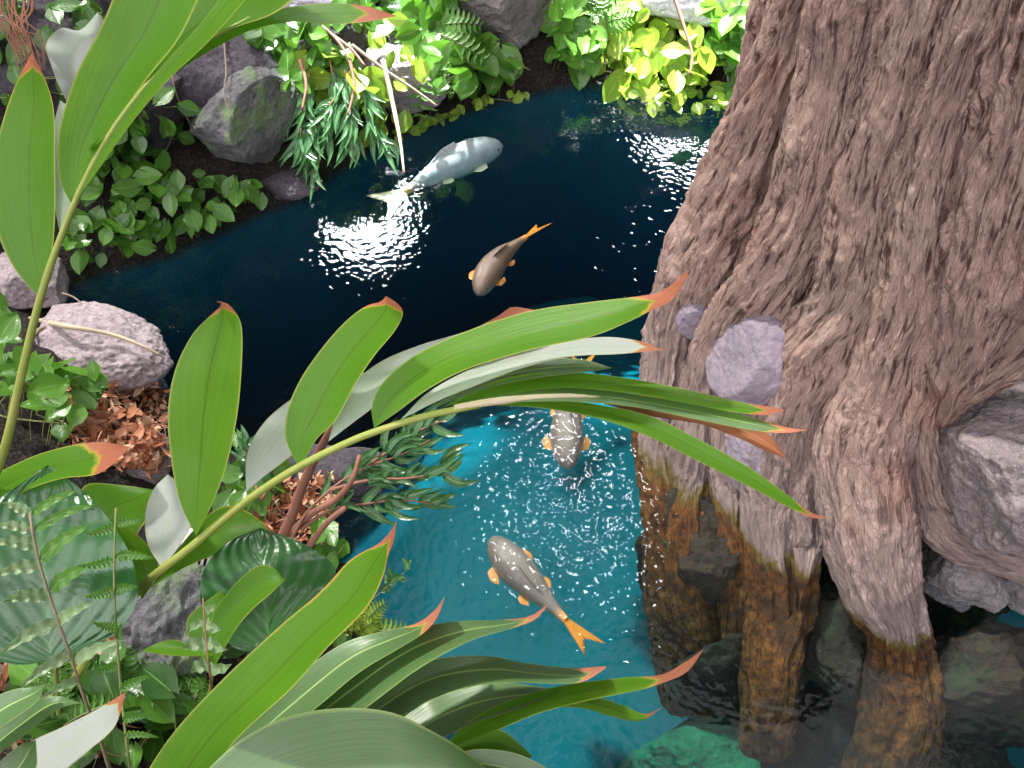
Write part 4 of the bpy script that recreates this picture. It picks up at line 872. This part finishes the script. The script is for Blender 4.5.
vine('small leaves floating along the far water edge', [(380, 138), (430, 115), (500, 96), (530, 92), (520, 100), (460, 115), (410, 135)], 40, .07, 21, mat='vinebright', lift=(0, .03), stems=16)
vine('thin creeper floating at the shore near the second bright reflection', [(600, 80), (740, 88), (738, 118), (690, 112), (620, 98)], 45, .09, 22, mat='vinebright', lift=(0, .05), stems=20, huer=(-.3, .5))
vine('light green leafy plants beside the left ginger stem', [(0, 360), (40, 378), (70, 385), (95, 400), (75, 420), (95, 440), (60, 450), (0, 450)], 42, .125, 23, huer=(.4, 1.2), lift=(.1, .3), name='leafy_plant', cat='plant')
vine('leafy ground cover beneath the arching ginger stem', [(215, 480), (245, 440), (262, 470), (290, 490), (250, 520), (225, 530)], 40, .1, 24, huer=(0, 1), name='leafy_plant', cat='plant')
vine('emerald green leaves by the turquoise water under the bare twigs', [(300, 520), (330, 520), (348, 545), (355, 585), (320, 570)], 16, .09, 25, mat='vine', huer=(.3, 1), name='leafy_plant', cat='plant')
vine('dark low leaves on the bank in the bottom left', [(0, 660), (120, 640), (200, 690), (260, 700), (200, 768), (0, 768)], 70, .1, 26, huer=(-.3, .8), name='leafy_plant', cat='plant')
vine('low leaves on the bank behind the large grey green leaf', [(240, 640), (330, 600), (370, 640), (400, 720), (460, 790), (260, 790)], 80, .1, 27, huer=(-.3, .6), name='leafy_plant', cat='plant')

# dry leaf litter
def litter(label, poly, n, size, seed):
    rs = np.random.RandomState(seed); (x0, y0), (x1, y1) = np.min(poly, 0), np.max(poly, 0); mb = MB()
    for k in range(n):
        p, nn = hit(rs.uniform(x0, x1), rs.uniform(y0, y1)); q = p + np.array([0, 0, rs.uniform(.0, .03)])
        s = size * rs.uniform(.3, 1.2); N = nrm(nn + rs.normal(0, .7, 3)); heart(mb, q, rs.normal(size=3), N, s, s * rs.uniform(.08, .4), rs.rand(), curl=rs.uniform(-.6, .6), n=6)
    tag(mb.build('leaf_litter', M['litter']), label, 'dry leaves', kind='stuff')
litter('reddish brown dry leaf litter behind the large pinkish rock', [(72, 388), (168, 470)], 900, .055, 3)
litter('reddish brown dry leaf litter under the bare twigs', [(255, 478), (335, 545)], 600, .05, 4)
litter('dry brown leaves on the ground in the bottom left', [(0, 620), (120, 760)], 160, .08, 5)

# hanging sticks and roots
def stick(label, pts, r, mat='drytwig', name='stick', cat='stick'):
    W = [P(*p) for p in pts]; t = MB(); tube(t, W, r, 8, n=8 * len(pts)); o = t.build(name, M[mat]); return tag(o, label, cat)
def on(x, y, l=.05): p, n = hit(x, y); return (x, y, depth_of(p) - l)
stick('pale straight aerial root standing in the water beside the bright reflection', [(383, 60, 4.7), (392, 100, 4.7), (400, 140, 4.65), (404, 172, 4.6)], [.014, .012, .006], 'stem_pale', 'aerial_root')
stick('long thin dry stick leaning over the far vine', [(352, 45, 4.7), (385, 70, 4.7), (412, 88, 4.7), (437, 106, 4.7)], [.01, .006])
stick('thin curved branch in front of the bright far vine', [(672, -10, 4.9), (685, 30, 4.9), (692, 55, 4.9), (690, 75, 4.9)], [.012, .01, .008], 'twig')
stick('thin stick across the second leafy vine at the top', [on(440, 15), on(465, 30), on(490, 50), on(530, 70)], [.01, .005])
stick('dry twig lying across the large pinkish rock', [(0, 425, 3.3), (36, 333, 3.6), (70, 331, 3.62), (105, 331, 3.66)], [.012, .009, .005])
stick('peeling dry stem along the top of the large pinkish rock', [on(30, 318), on(60, 325), on(110, 334), on(140, 345), on(162, 356)], [.008, .012, .006], 'stem_pale')
stick('thin bent twig sticking out over the dark water at the left', [(62, 293, 3.75), (75, 298, 3.75), (94, 315, 3.7)], [.004, .002])
stick('pale thin hanging root in front of the dark purple rock', [on(170, 55), on(175, 90), on(188, 120), on(195, 128)], [.004, .004])
stick('second thin hanging root on the dark purple rock', [on(222, 20), on(226, 70), on(224, 95), on(234, 118)], [.004, .003])
dry = thing('dead_stems', 'tangled reddish dead stems behind the tip of the left ginger leaf', 'plant', P(20, 40, 2.0))
for k in range(24):
    a = RS.uniform(-14, 30); b_ = RS.uniform(-16, 12); c_ = RS.uniform(-7, 7, 4); stem(dry, [(a, -20, 2.0), (a + b_ * .5 + c_[0], 8, 1.98), (18 + b_ + c_[1], 28, 1.96), (26 + b_ + c_[2], 42 + c_[3], 1.96), (36 + b_, 64 + RS.uniform(-14, 14), 1.95)], [.0028, .001], 'deadstem', 'dead_stem', 5)
hs = thing('hanging_dry_stems', 'reddish dry stems hanging among the narrow leaves at the top', 'plant', P(330, 40, 4.7))
for (a, b, c, d) in ((312, 18, 350, 60), (350, 60, 348, 115), (300, 60, 302, 110), (325, 30, 365, 66)):
    stem(hs, [(a, b, 4.7), ((a + c) / 2 + 5, (b + d) / 2, 4.68), (c, d, 4.66)], [.012, .007], 'twig', 'dry_stem', 6)
